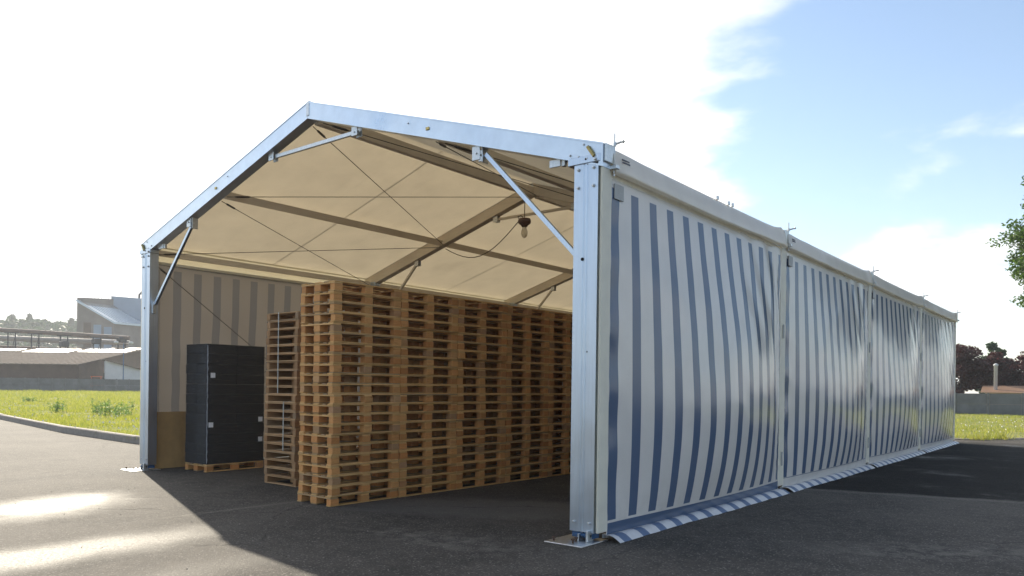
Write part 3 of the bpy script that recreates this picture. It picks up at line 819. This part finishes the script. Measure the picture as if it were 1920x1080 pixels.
M['shed_wall'] = simple('dark_brown_shed_wall', (.085, .055, .045), .85, 0, .3, .8, .2, 0, True)
M['gable_wall'] = simple('brown_gable_boards', (.17, .125, .10), .85, 0, .25, .6, .2, 0, True)
M['shed_roof'] = simple('brown_grey_sheet_roof', (.15, .12, .10), .95, 0, .25, .5, .05, 0, True)
M['skylight'] = simple('milky_skylight_sheet', (.78, .79, .77), .45, 0, .08, .5, .5, 0, True)
M['white_panel'] = simple('white_door_sheet', (.55, .56, .58), .6, 0, .1, 1, .3, 0, True)
M['conc_dark'] = simple('brown_industrial_wall', (.26, .225, .20), .8, 0, .2, .35, .2, 0, True)
M['conc_light'] = simple('pale_blue_grey_cladding', (.30, .37, .46), .6, 0, .12, .3, .3, 0, True)
M['metal_roof'] = simple('bright_metal_roof', (.52, .58, .64), .38, .6, .12, .4, .5, 0, True)
M['pipe'] = simple('lagged_pipe', (.34, .32, .30), .6, .2, .2, .8, .4, 0, True)
M['pipe_brown'] = simple('brown_pipe', (.19, .14, .11), .7, .1, .2, .8, .3, 0, True)
M['dark_metal'] = simple('dark_steel', (.05, .055, .06), .6, .3, .2, 2, .3, 0, True)

def slab(verts_top, th):                           # thick sheet from a polygon, downwards
    n = len(verts_top); a = [Vector(v) for v in verts_top]; b = [v-Vector((0, 0, th)) for v in a]
    return a+b, [tuple(range(n)), tuple(range(2*n-1, n-1, -1))]+[(i, n+i, n+(i+1) % n, (i+1) % n) for i in range(n)]
def shed(label, C, e, gdir, L, half, z_e, z_r, sky_rows, door):
    """C near eave corner on the ground; e along the eave, gdir across the span"""
    C = Vector((C.x, C.y, 0)); t = thing('factory_shed', label, 'shed', tuple(C))
    up = Vector((0, 0, 1)); P_ = lambda a, b, z: e*a+gdir*b+up*z
    mb = MB(); th = .25
    mb.add([P_(0, 0, 0), P_(L, 0, 0), P_(L, th, 0), P_(0, th, 0), P_(0, 0, z_e-.1), P_(L, 0, z_e-.1), P_(L, th, z_e), P_(0, th, z_e)], [(0,3,2,1),(4,5,6,7),(0,1,5,4),(1,2,6,5),(2,3,7,6),(3,0,4,7)])
    mb.build('side_wall', M['shed_wall'], t)
    slope = (z_r-z_e)/half
    gv = [(0.3, 0.0), (2*half-.3, 0.0), (2*half-.3, z_e), (half, z_r-.15), (.3, z_e)]
    mb = MB(); mb.add([P_(.0, b, z) for b, z in gv]+[P_(.25, b, z) for b, z in gv], [(0,1,2,3,4),(9,8,7,6,5)]+[(i, 5+i, 5+(i+1) % 5, (i+1) % 5) for i in range(5)]); mb.build('gable_wall', M['gable_wall'], t)
    ov = .7
    for sgn in (0, 1):
        b0, b1 = (-ov, half) if sgn == 0 else (2*half+ov, half)
        vs, fs = slab([P_(-.6, b0, z_e-ov*slope), P_(L, b0, z_e-ov*slope), P_(L, b1, z_r), P_(-.6, b1, z_r)], .14)
        ro = MB().add(vs, fs).build('roof', M['shed_roof'], t)
        # corrugation ribs, one joined piece, real relief
        rb = MB(); k = 0.0
        while k < L and sgn == 0:
            a_ = P_(k, b0, z_e-ov*slope+.03); b_ = P_(k, b1, z_r+.03); rb.beam(a_, b_, .12, .05); k += 1.0
        if sgn == 0:
            ob = rb.build('roof_rib', M['shed_roof'], ro); ob['kind'] = 'stuff'
            for (s0, s1, a0, a1) in sky_rows:
                vs, fs = slab([P_(a0, half*s0, z_e+(z_r-z_e)*s0+.10), P_(a1, half*s0, z_e+(z_r-z_e)*s0+.10), P_(a1, half*s1, z_e+(z_r-z_e)*s1+.10), P_(a0, half*s1, z_e+(z_r-z_e)*s1+.10)], .06)
                MB().add(vs, fs).build('skylight', M['skylight'], ro)
    if door:
        for (b0, b1, z0, z1, mt, nm) in door:
            mb = MB(); mb.add([P_(-.12, b0, z0), P_(-.12, b1, z0), P_(-.12, b1, z1), P_(-.12, b0, z1), P_(.0, b0, z0), P_(.0, b1, z0), P_(.0, b1, z1), P_(.0, b0, z1)], [(0,1,2,3),(7,6,5,4),(0,4,5,1),(1,5,6,2),(2,6,7,3),(3,7,4,0)])
            mb.build(nm, M[mt], t)
    return t
C1 = far(145, 712, 140)
gd = (RL*10+FL*14).normalized(); ed = (RL*-14+FL*10).normalized(); half = math.hypot(10, 14)
shed('long brown shed with white skylight strips along its roof ridge behind the meadow fence', C1, ed, gd, 46, half, 4.4, 7.5,
     [(.74, .93, .0, 9.0), (.70, .93, 10.4, 19), (.78, .93, 21, 30)], [(11.5, 14.5, 0, 3.0, 'white_panel', 'sliding_door'), (6.5, 8.5, 0, 2.2, 'dark_metal', 'loading_door')])
C2 = C1+gd*(2*half+1.2)+ed*2
shed('second brown shed whose pale roof strips show above the nearer shed ridge', C2, ed, gd, 40, half, 6.4, 9.4,
     [(.80, .95, 0, 11), (.76, .95, 12.6, 22), (.82, .92, 25, 31)], None)
# white lean-to with its own little roof
hc = far(232, 712, 137); t = thing('lean_to', 'small white lean-to with a grey pitched roof beside the long brown shed', 'hut', (hc.x, hc.y, 0))
P_ = lambda a, b, z: RL*a+FL*b+Vector((0, 0, z))
mb = MB(); pr = [(-2.6, 0), (5.5, 0), (5.5, 2.6), (1.0, 4.1), (-2.6, 4.9)]
mb.add([P_(a, 0, z) for a, z in pr]+[P_(a, 6, z) for a, z in pr], [(0,1,2,3,4),(9,8,7,6,5)]+[(i, 5+i, 5+(i+1) % 5, (i+1) % 5) for i in range(5)]); mb.build('wall', M['white_panel'], t)
vs, fs = slab([P_(-3.0, -.5, 5.2), P_(6.0, -.5, 2.75), P_(6.0, 6.4, 2.75), P_(-3.0, 6.4, 5.2)], .18); MB().add(vs, fs).build('roof', M['shed_roof'], t)
# blue pole lamp and orange-red machine by the fence
M['blue_paint'] = simple('blue_paint', (.05, .12, .26), .5, 0, .1, 5)
pl = far(231, 715, 133); t = thing('yard_lamp', 'thin blue-grey lamp post with twin lamp heads standing before the sheds', 'lamp post', (pl.x, pl.y, 0))
MB().tube([(0, 0, 0), (0, 0, 7.6)], [.10, .06], 8).build('pole', M['blue_paint'], t)
MB().tube([tuple(RL*-1.1+Vector((0, 0, 7.5))), tuple(RL*1.1+Vector((0, 0, 7.5)))], .05, 6).build('arm', M['dark_metal'], t)
for sg in (-1, 1):
    c = RL*sg*1.05; mb = MB(); mb.lathe([(.1, 0), (.32, .12), (.34, .3), (.15, .42)], (c.x, c.y, 7.45), 10); mb.build('lamp_head', M['white_panel'], t)
M['orange'] = simple('orange_paint', (.55, .13, .05), .5, 0, .1, 5)
og = far(181, 714, 131); t = thing('forklift', 'small orange forklift half hidden behind the meadow fence', 'forklift', (og.x, og.y, .1), math.atan2(RL.y, RL.x))
MB().bev((-.9, -.5, .35), (.9, .5, 1.25), .12).build('body', M['orange'], t)
for x in (-.6, .6):
    for y in (-.5, .5): MB().tube([(x, y-.12, .33), (x, y+.12, .33)], .33, 12).build('wheel', M['dark_metal'], t)
mb = MB()
for x in (-.7, .55):
    for y in (-.45, .45): mb.tube([(x, y, 1.2), (x+.05, y, 2.2)], .04, 6)
mb.bev((-.8, -.55, 2.18), (.75, .55, 2.28), .03); mb.build('cab_guard', M['orange'], t)
for y in (-.28, .28): MB().bev((.92, y-.06, .1), (1.02, y+.06, 2.8), .02).build('mast', M['dark_metal'], t)

# works building with its sloping metal roof
N0 = far(212, 715, 215); a_dir = (RL*.80+FL*.6).normalized(); b_dir = (RL*-.86+FL*.5).normalized()
tw = thing('works_building', 'tall grey and brown works building with a sloping metal roof on the skyline', 'building', (N0.x, N0.y, 0))
def zat(v, D): return CZ+(714.5-v)/FPX*D*math.cos(R(30))
def PB(a, b, z): return a_dir*a+b_dir*b+Vector((0, 0, z))
LB = 8.6; LA = 8.95; zl = zat(603, 215); zh = zat(566, 221)
def blk(name, mat, a0, a1, b0, b1, zs, parent):
    """zs: heights at (a0,b0),(a1,b0),(a1,b1),(a0,b1)"""
    c = [(a0, b0), (a1, b0), (a1, b1), (a0, b1)]
    mb = MB(); mb.add([PB(a, b, 0) for a, b in c]+[PB(a, b, z) for (a, b), z in zip(c, zs)], [(0,3,2,1),(4,5,6,7),(0,1,5,4),(1,2,6,5),(2,3,7,6),(3,0,4,7)]); return mb.build(name, M[mat], parent)
blk('lower_block', 'conc_dark', 0, 8.9, 0, LB-.65, [zl, zl, zh, zh], tw)
vs, fs = slab([PB(-.5, -.6, zl+.35), PB(LA, -.6, zl+.35), PB(LA, LB+.5, zh+.5), PB(-.5, LB+.5, zh+.5)], .5)
rf = MB().add(vs, fs).build('roof', M['metal_roof'], tw)
for k in range(1, 9):
    a = k*LA/9; MB().beam(PB(a, -.6, zl+.40), PB(a, LB+.5, zh+.55), .14, .14).build('roof_seam', M['metal_roof'], rf)
zt = zat(556, 226)
blk('upper_block', 'conc_light', 9.0, 24, -.0, LB+.0, [zt, zt, zt+.6, zt+.6], tw)
blk('brown_band', 'conc_dark', .3, 8.99, LB-.6, LB+.9, [zt-.8, zt-.2, zt-.2, zt-.8], tw)
for b0 in (.5, 3.1, 5.6): 
    mb = MB(); mb.add([PB(-.05, b0, 8), PB(-.05, b0+1.9, 8), PB(-.05, b0+1.9, zl-1+b0*.2), PB(-.05, b0, zl-1+b0*.2), PB(.1, b0, 8), PB(.1, b0+1.9, 8), PB(.1, b0+1.9, zl-1+b0*.2), PB(.1, b0, zl-1+b0*.2)], [(3,2,1,0),(4,5,6,7),(0,1,5,4),(1,2,6,5),(2,3,7,6),(3,0,4,7)]); mb.build('cladding_panel', M['conc_light'] if b0 < 4 else M['gable_wall'], tw)
blk_ = MB(); blk_.tube([tuple(PB(11, 3, zt)), tuple(PB(11, 3, zt+1.2)), tuple(PB(12.0, 3, zt+2.2)), tuple(PB(13.2, 3, zt+1.6)), tuple(PB(13.4, 3, zt))], .28, 8); blk_.build('roof_duct', M['dark_metal'], tw)
mb = MB()
for k in range(9): mb.tube([tuple(PB(.8+k*1, LB-.4, zt-.9)), tuple(PB(.8+k*1, LB-.4, zt+.4))], .05, 5)
mb.tube([tuple(PB(.8, LB-.4, zt+.4)), tuple(PB(8.8, LB-.4, zt+.4))], .05, 5); mb.build('railing', M['dark_metal'], tw)

# pipe bridge
pbm = thing('pipe_bridge', 'elevated pipe bridge of parallel pipes on steel legs in front of the wooded hill', 'pipe bridge', tuple(far(100, 716, 172)))
pbm.location.z = 0; PBL = Vector(pbm.location)
def pp(u, v, D): return tuple(far(u, v, D)-PBL)
for (v0, v1, r_, mt, D) in ((618, 634, .42, 'pipe_brown', 170), (634, 643, .50, 'pipe', 172), (651, 655, .26, 'pipe_brown', 174), (659, 660, .3, 'pipe', 176)):
    u1 = 242 if v0 < 640 else 120
    MB().tube([pp(-80, v0-4, D+14), pp(60, v0+(v1-v0)*.25, D+4), pp(u1, v1, D-6)], r_, 10).build('pipe', M[mt], pbm)
for u in (-20, 22, 66, 120, 182, 228):
    D = 172-(u-60)*.055; b_ = Vector(pp(u, 700, D)); top = Vector(pp(u, 622+u*.06, D))
    mb = MB()
    for s_ in (-.6, .6): mb.beam((b_.x+RL.x*s_, b_.y+RL.y*s_, 0), (top.x+RL.x*s_, top.y+RL.y*s_, top.z), .22, .22, tuple(FL))
    mb.beam(tuple(top-RL*1.2), tuple(top+RL*1.2), .2, .2); mb.beam((b_.x-RL.x*.6, b_.y-RL.y*.6, 4), (top.x+RL.x*.6, top.y+RL.y*.6, top.z-.5), .1, .1, tuple(FL)); mb.build('support', M['dark_metal'], pbm)
for u, v in ((120, 645), (181, 640), (228, 637)):
    c = Vector(pp(u, v, 165)); mb = MB(); mb.bev((c.x-.9, c.y-.6, c.z-.5), (c.x+.9, c.y+.6, c.z+.5), .1); mb.build('valve_box', M['dark_metal'], pbm)

# ------------------------------------------------------------------ vegetation
def leafmat(name, c1, c2, tw=.35, tcol=None):
    m, g = material(name); p = worldco(g); r = g.node('ShaderNodeUVMap').outputs[0]
    u, v, _ = g.sep(r)
    c = g.mix(u, c1, c2)
    b = bsdf(g, c, .55, 0, .35)
    t = g.node('ShaderNodeBsdfTranslucent'); g.put(t.inputs[0], g.vm('MULTIPLY', c, tcol or (1.6, 1.7, .7)))
    mx = g.node('ShaderNodeMixShader'); mx.inputs[0].default_value = tw; g.l.new(b, mx.inputs[1]); g.l.new(t.outputs[0], mx.inputs[2]); finish(g, mx.outputs[0]); return m
M['bark'] = simple('bark', (.10, .075, .055), .9, 0, .3, 10, bump=.5)
M['green_leaf'] = leafmat('fresh_green_leaves', (.04, .085, .028), (.095, .15, .045))
M['purple_leaf'] = leafmat('dark_red_leaves', (.028, .008, .012), (.075, .022, .022), .25, (1.6, .8, .6))
M['dark_leaf'] = leafmat('dark_green_leaves', (.018, .045, .022), (.045, .08, .035), .2)
M['mid_leaf'] = leafmat('mid_green_leaves', (.035, .07, .02), (.08, .12, .035), .3)
M['grass'] = leafmat('meadow_grass', (.145, .20, .035), (.36, .35, .115), .5, (1.5, 1.45, .8))
M['flower'] = simple('white_clover_flowers', (.75, .74, .68), .7, 0, .05, 10)
def leaves(mb, c, rad, n, size, rng, shell=.35):
    for _ in range(n):
        while True:
            p = Vector((rng.uniform(-1, 1), rng.uniform(-1, 1), rng.uniform(-1, 1)))
            if shell < p.length < 1: break
        p = Vector((p.x*rad[0], p.y*rad[1], p.z*rad[2]))+Vector(c)
        a = Vector((rng.gauss(0, 1), rng.gauss(0, 1), rng.gauss(0, .7))).normalized(); b = a.orthogonal().normalized()
        b = (b*math.cos(rng.uniform(0, 6.28))+a.cross(b)*math.sin(rng.uniform(0, 6.28))).normalized()
        s = size*rng.uniform(.6, 1.3); o = len(mb.v); q = rng.random()
        mb.v += [tuple(p-a*s), tuple(p+b*s*.45), tuple(p+a*s), tuple(p-b*s*.45)]; mb.f.append((o, o+1, o+2, o+3))
        for k in range(4): mb.uv[o+k] = (q, 0)
def tree(name, label, cat, loc, h, crown_r, seed, mat, nblob, nleaf, lsize, trunk_h=.25, group=None, conif=False, squash=1.0):
    rng = random.Random(seed); t = thing(name, label, cat, loc, 0, group)
    tm = MB(); lm_ = MB()
    lean = Vector((rng.uniform(-.05, .05), rng.uniform(-.05, .05), 0))
    if conif:
        tm.tube([(0, 0, -.3), (0, 0, h*.98)], [h*.02+.05, .02], 7)
        nl = nblob
        for k in range(nl):
            f_ = k/nl; z = h*(trunk_h+(1-trunk_h)*f_); rr = crown_r*(1-f_)**.85*rng.uniform(.75, 1.1)+.08
            nb = 6
            for q in range(nb):
                an = rng.uniform(0, 6.28); leaves(lm_, (math.cos(an)*rr*.55, math.sin(an)*rr*.55, z-rr*.12), (rr*.5, rr*.5, h/nl*.6), max(4, int(nleaf*(1-f_*.7)/nb)), lsize, rng, 0)
    else:
        tip = lean*h+Vector((0, 0, h*.8)); base = Vector((0, 0, -.3)); mid = Vector((lean.x*h*.3, lean.y*h*.3, h*.4))
        tm.tube([base, mid, tip], [h*.028, h*.018, h*.005], 8)
        cz0 = h*(trunk_h+.5*(1-trunk_h)); chz = h*(1-trunk_h)/2
        for k in range(nblob):
            while True:
                p = Vector((rng.uniform(-1, 1), rng.uniform(-1, 1), rng.uniform(-1, 1)))
                if p.length < 1 and p.length > .25: break
            wf = 1-.35*max(0, p.z)
            c = Vector((p.x*crown_r*wf*.85, p.y*crown_r*wf*.85, cz0+p.z*chz*.88))+lean*h*.5
            s0 = mid.lerp(tip, rng.uniform(0, .9)); m2 = s0.lerp(c, .5)+Vector((0, 0, -.04*h*rng.random()))
            tm.tube([s0, m2, c], [h*.009, h*.006, h*.002], 5, False)
            br = crown_r*rng.uniform(.20, .36)
            leaves(lm_, c, (br, br, br*.75*squash), nleaf, lsize, rng, .15)
    tm.build('trunk', M['bark'], t, True); lm_.build('crown', M[mat], t); return t
# dark red trees and others behind the right-hand fence
GPT = 'dark red trees behind the fence'
tree('purple_tree', 'dark red leaved tree nearest the tent corner, tallest of the dark red row', 'tree', (-6.6, 68, 0), 6.2, 2.2, 11, 'purple_leaf', 60, 190, .16, .10, GPT)
tree('purple_tree', 'low dark red tree directly behind the pale chimney pipe', 'tree', (-4.0, 70, 0), 5.3, 2.0, 12, 'purple_leaf', 50, 190, .16, .08, GPT)
tree('purple_tree', 'dark red tree just beside the pale chimney pipe, towards the frame edge', 'tree', (-1.6, 69, 0), 5.2, 2.1, 13, 'purple_leaf', 50, 190, .16, .08, GPT)
tree('purple_tree', 'dark red tree beyond the house roof at the frame edge', 'tree', (1.6, 70, 0), 5.8, 2.4, 14, 'purple_leaf', 40, 150, .17, .08, GPT)
tree('green_tree', 'dull green tree showing between the dark red trees', 'tree', (-5.2, 74, 0), 6.3, 2.0, 15, 'dark_leaf', 36, 150, .17, .1)
tree('conifer', 'small dark conifer with pointed top above the dark red trees', 'tree', (-3.0, 92, 0), 8.2, 1.9, 16, 'dark_leaf', 22, 130, .2, .1, None, True)
# house roof and flue
M['tile'] = simple('brown_roof_tile', (.19, .115, .075), .75, 0, .2, 2, .2, .2, True)
M['render'] = simple('cream_render', (.55, .45, .33), .8, 0, .1, 1, .2, 0, True)
hs = thing('house', 'low house with a brown roof and cream wall just behind the dark fence', 'house', (-1.05, 63.2, 0), R(4))
MB().bev((-3.2, 0, 0), (9, 5, 1.72), .02).build('wall', M['render'], hs)
mb = MB(); mb.prism([(-.5, 1.66), (5.6, 1.66), (2.6, 2.22), (2.5, 2.22)], 0, -3.5, 9.2); rfh = mb.build('roof', M['tile'], hs)
MB().lathe([(.13, 0), (.13, 2.0), (.17, 2.02), (.17, 2.12), (.06, 2.2)], (-2.55, .8, 1.75), 14).build('flue_pipe', M['white_panel'], hs, True)
# bright tree whose branch reaches into the frame
def big_tree():
    rng = random.Random(31); loc = Vector((3.75, 30.9, 0))
    t = thing('deciduous_tree', 'fresh green leafy tree reaching in at the upper frame edge beyond the yard', 'tree', tuple(loc))
    tm = MB(); lf = MB()
    tm.tube([(0, 0, -.2), (.1, .05, 3), (0, .1, 6.5), (.1, 0, 11)], [.28, .22, .14, .03], 10)
    H_ = 11.3
    for k in range(190):
        zf = rng.uniform(.39, .98); an = rng.uniform(0, 2*math.pi)
        rr = 3.4*math.sqrt(max(0.02, 1-((zf-.68)/.31)**2))*rng.uniform(.55, 1.02)
        c = Vector((math.cos(an)*rr, math.sin(an)*rr, zf*H_+rr*.05)); s0 = Vector((.05, .05, max(2.5, zf*H_-rr*.75)))
        m2 = s0.lerp(c, .55)+Vector((0, 0, .18))
        tm.tube([s0, m2, c], [.05, .03, .008], 5, False)
        for j in range(7):
            q = m2.lerp(c, rng.uniform(.25, 1.1)); q += Vector((rng.gauss(0, .22), rng.gauss(0, .22), rng.gauss(0, .16)))
            leaves(lf, q, (.36, .36, .22), 52, .085, rng, 0)
    tm.build('trunk', M['bark'], t, True); lf.build('crown', M['green_leaf'], t)
big_tree()

# wooded hill at the left
M['hill'] = simple('wooded_hill_ground', (.03, .05, .022), .95, 0, .3, .05, .1, 0, True)
def hill_z(X, D): 
    return 32*math.exp(-((D-470)/95)**2)*(1.0-.0012*(X+140)+.06*math.sin(X*.03))
hm = MB(); hm.grid(40, 16, lambda u, v: tuple(EYE+RL*(-330+480*u)+FL*(300+330*v)+Vector((0, 0, -CZ-.5+hill_z(-330+480*u, 300+330*v)*math.sin(math.pi*min(1, max(0, v)))**.3*min(1, (1-u)*6)))))
ho = hm.build('wooded_hill', M['hill'], None, True); ho['kind'] = 'structure'
fr = random.Random(5); wm = MB()
for k in range(900):
    X = fr.uniform(-160, 60); D = fr.uniform(345, 480); z = hill_z(X, D)-.5
    p = EYE+RL*X+FL*D; s = fr.uniform(2.2, 4.2)
    leaves(wm, (p.x, p.y, z+s*.8), (s, s, s*1.15), 46, 1.5, fr, .1)
wo_ = wm.build('hill_wood', M['dark_leaf']); tag(wo_, kind='stuff')
PTS = [(-18, 600, 'c'), (6, 601, 'b'), (24, 590, 'c'), (40, 600, 'b'), (56, 589, 'c'), (72, 603, 'b'), (84, 600, 'c'), (102, 606, 'b'), (116, 605, 'b'), (135, 597, 'c'), (146, 606, 'b')]
HLAB = ['conifer cut by the frame edge on the wooded skyline', 'round tree left of the tall conifers on the skyline', 'tall pointed conifer, left one of the two highest on the hill',
        'round tree between the two highest conifers on the hill', 'tall pointed conifer, right one of the two highest on the hill', 'low round tree right of the two highest conifers', 'slim conifer half way along the wooded skyline',
        'flat-topped tree in the dip of the wooded skyline', 'pale round tree in the dip of the wooded skyline', 'broad dark conifer beside the tall works building', 'round tree partly behind the works building']
for k, ((u, v, ty), lb) in enumerate(zip(PTS, HLAB)):
    D = 452+(k % 3)*8; p = far(u, v, D); X = (p-EYE).dot(RL); zb = max(3, hill_z(X, D)-1); h = max(6, p.z-zb)
    if ty == 'c': tree('conifer', lb, 'tree', (p.x, p.y, zb), h, 3.8, 40+k, 'dark_leaf', 18, 130, 1.2, .05, 'trees on the wooded hill', True)
    else: tree('hill_tree', lb, 'tree', (p.x, p.y, zb), h, 4.8, 40+k, 'mid_leaf', 22, 60, 1.0, .1, 'trees on the wooded hill')

# meadow grass, nearest strip as real blades, thinning with distance
def grass_blades(name, pts, mat, hmin, hmax, w, per):
    rng = random.Random(9); mb = MB()
    for (x, y, z, k) in pts:
        for _ in range(per):
            p = Vector((x+rng.gauss(0, .12), y+rng.gauss(0, .12), z)); an = rng.uniform(0, 6.28); h = rng.uniform(hmin, hmax)*k
            s = Vector((math.cos(an), math.sin(an), 0))*w*k; ln = Vector((rng.gauss(0, .35), rng.gauss(0, .35), 0))*h
            o = len(mb.v); q = rng.random()
            mb.v += [tuple(p-s), tuple(p+s), tuple(p+ln+Vector((0, 0, h)))]; mb.f.append((o, o+1, o+2))
            for i in range(3): mb.uv[o+i] = (q, 0)
    o = mb.build(name, M[mat]); tag(o, kind='stuff'); return o
def inpoly(x, y, poly):
    c = False; j = len(poly)-1
    for i in range(len(poly)):
        xi, yi = poly[i]; xj, yj = poly[j]
        if (yi > y) != (yj > y) and x < (xj-xi)*(y-yi)/(yj-yi)+xi: c = not c
        j = i
    return c
GP_ = KL + [(-11.9, 62), (-60, 120), (-200, 160), (-260, 60), (-120, 24)]
rg = random.Random(3); pts = []
kin = [(x+(0 if i < 4 else -.3), y+.25) for i, (x, y) in enumerate(KL)]
while len(pts) < 21000:
    dd = 17+110*rg.random()**2.2; th = R(rg.uniform(-74, -58.5) if rg.random() < .78 else rg.uniform(-58.5, -47)); x = CX+dd*math.sin(th); y = CY+dd*math.cos(th)
    if inpoly(x, y, GP_) and inpoly(x, y-.22, GP_):
        n_ = mnoise.noise(Vector((x*.35, y*.35, 0)))
        if rg.random() < .62+n_*.7: pts.append((x, y, .11, (.8+.35*n_)*(1+max(0, dd-25)*.012)))
grass_blades('meadow_grass', pts, 'grass', .06, .20, .012, 5)
pts = []
YV = YB[::-1] + [(-11.9, 26), (-11.9, 60), (40, 60)]
while len(pts) < 9000:
    x = rg.uniform(-8, 22); y = 22+38*rg.random()**1.4
    if inpoly(x, y, YV) and inpoly(x, y-.2, YV):
        n_ = mnoise.noise(Vector((x*.4, y*.4, 7)))
        if rg.random() < .65+n_*.7: pts.append((x, y, .033, .8+.4*n_))
grass_blades('verge_grass', pts, 'grass', .06, .18, .014, 5)
# white clover heads in both meadows
fb = MB()
for k in range(420):
    dd = 18+55*rg.random()**1.6; th = R(rg.uniform(-73, -59)); x = CX+dd*math.sin(th); y = CY+dd*math.cos(th)
    if k % 3 == 0: x = rg.uniform(-2, 9); y = rg.uniform(27, 52); zz_ = .10
    else: zz_ = .22
    if k % 3 and not inpoly(x, y, GP_): continue
    r_ = rg.uniform(.02, .04); fb.add([(x-r_, y, zz_), (x, y-r_, zz_), (x+r_, y, zz_), (x, y+r_, zz_), (x, y, zz_+r_*1.3), (x, y, zz_-r_)], [(0,1,4),(1,2,4),(2,3,4),(3,0,4),(1,0,5),(2,1,5),(3,2,5),(0,3,5)])
tag(fb.build('clover_flowers', M['flower']), kind='stuff')
# taller weeds standing in the left meadow
M['weed_leaf'] = leafmat('grey_green_weed', (.10, .17, .07), (.17, .24, .11), .4)
for k, (u, v, D, h, lb) in enumerate(((207, 776, 36, .95, 'tall grey-green weed clump nearest the tent post in the left meadow'), (232, 774, 37, .85, 'bushy weed clump close to the aluminium post in the left meadow'),
                                   (190, 772, 40, .8, 'sparse weed clump in the left meadow before the fence'), (112, 768, 42, .8, 'lone weed clump in the middle of the left meadow'), (58, 752, 62, .5, 'small dark weed clump far out in the left meadow'))):
    p = far(u, v, D); rng = random.Random(70+k); t = thing('weed_clump', lb, 'weed', (p.x, p.y, .11), 0, 'weeds in the left meadow')
    st = MB(); lf = MB()
    for q in range(14):
        b_ = Vector((rng.gauss(0, .28), rng.gauss(0, .28), 0)); tp = b_+Vector((rng.gauss(0, .1), rng.gauss(0, .1), h*.75*rng.uniform(.5, 1.1)))
        st.tube([b_, tp], [.008, .003], 4, False)
        for w_ in range(7): leaves(lf, b_.lerp(tp, rng.uniform(.15, 1)), (.09, .09, .06), 4, .045, rng, 0)
    st.build('stem', M['weed_leaf'], t); lf.build('leaf', M['weed_leaf'], t)
# tufts on the yard edge behind the tent corner
for k, (x, y) in enumerate(((.35, 23.6), (.9, 24.6))):
    rng = random.Random(90+k); t = thing('grass_tuft', ('dry grass tuft at the yard edge closest to the far tent corner', 'dry grass tuft beside the pale kerb past the far tent corner')[k], 'grass', (x, y, .03), 0, 'grass tufts by the tent corner')
    lf = MB()
    for q in range(160):
        b_ = Vector((rng.gauss(0, .2), rng.gauss(0, .3), 0)); tp = b_+Vector((rng.gauss(0, .1), rng.gauss(0, .1), rng.uniform(.1, .32))); o = len(lf.v); s = Vector((rng.gauss(0, 1), rng.gauss(0, 1), 0)).normalized()*.012
        lf.v += [tuple(b_-s), tuple(b_+s), tuple(tp)]; lf.f.append((o, o+1, o+2)); qq = rng.random()
        for i in range(3): lf.uv[o+i] = (qq, 0)
    lf.build('blades', M['grass'], t)
# a few stray stones and leaves on the asphalt
gm = MB(); rs_ = random.Random(8)
for k in range(150):
    x, y = rs_.uniform(-9, 4), rs_.uniform(-4.2, 3)
    if -10 < x < 0.25 and y > -.6: continue
    r_ = rs_.uniform(.004, .011); vs = [(x+r_*rs_.uniform(.6, 1.2)*a, y+r_*rs_.uniform(.6, 1.2)*b, max(.0005, r_*.6+r_*.6*c)) for a, b, c in ((-1,0,0),(0,-1,0),(1,0,0),(0,1,0),(0,0,1),(0,0,-1))]
    gm.add(vs, [(0,1,4),(1,2,4),(2,3,4),(3,0,4),(1,0,5),(2,1,5),(3,2,5),(0,3,5)])
M['stone'] = simple('pale_grit', (.22, .20, .18), .8, 0, .3, 40)
tag(gm.build('grit', M['stone']), kind='stuff')

# ------------------------------------------------------------------ air
hz = MB().box((-2500, -2500, -1.1), (2500, 2500, 62)).build('haze', None)
hm_, g = material('haze_air'); pv = g.node('ShaderNodeVolumePrincipled'); pv.inputs['Color'].default_value = (.90, .94, 1.0, 1)
pv.inputs['Density'].default_value = .00060; pv.inputs['Anisotropy'].default_value = .2
g.l.new(pv.outputs[0], g.out.inputs['Volume']); hz.data.materials.append(hm_); tag(hz, kind='stuff')
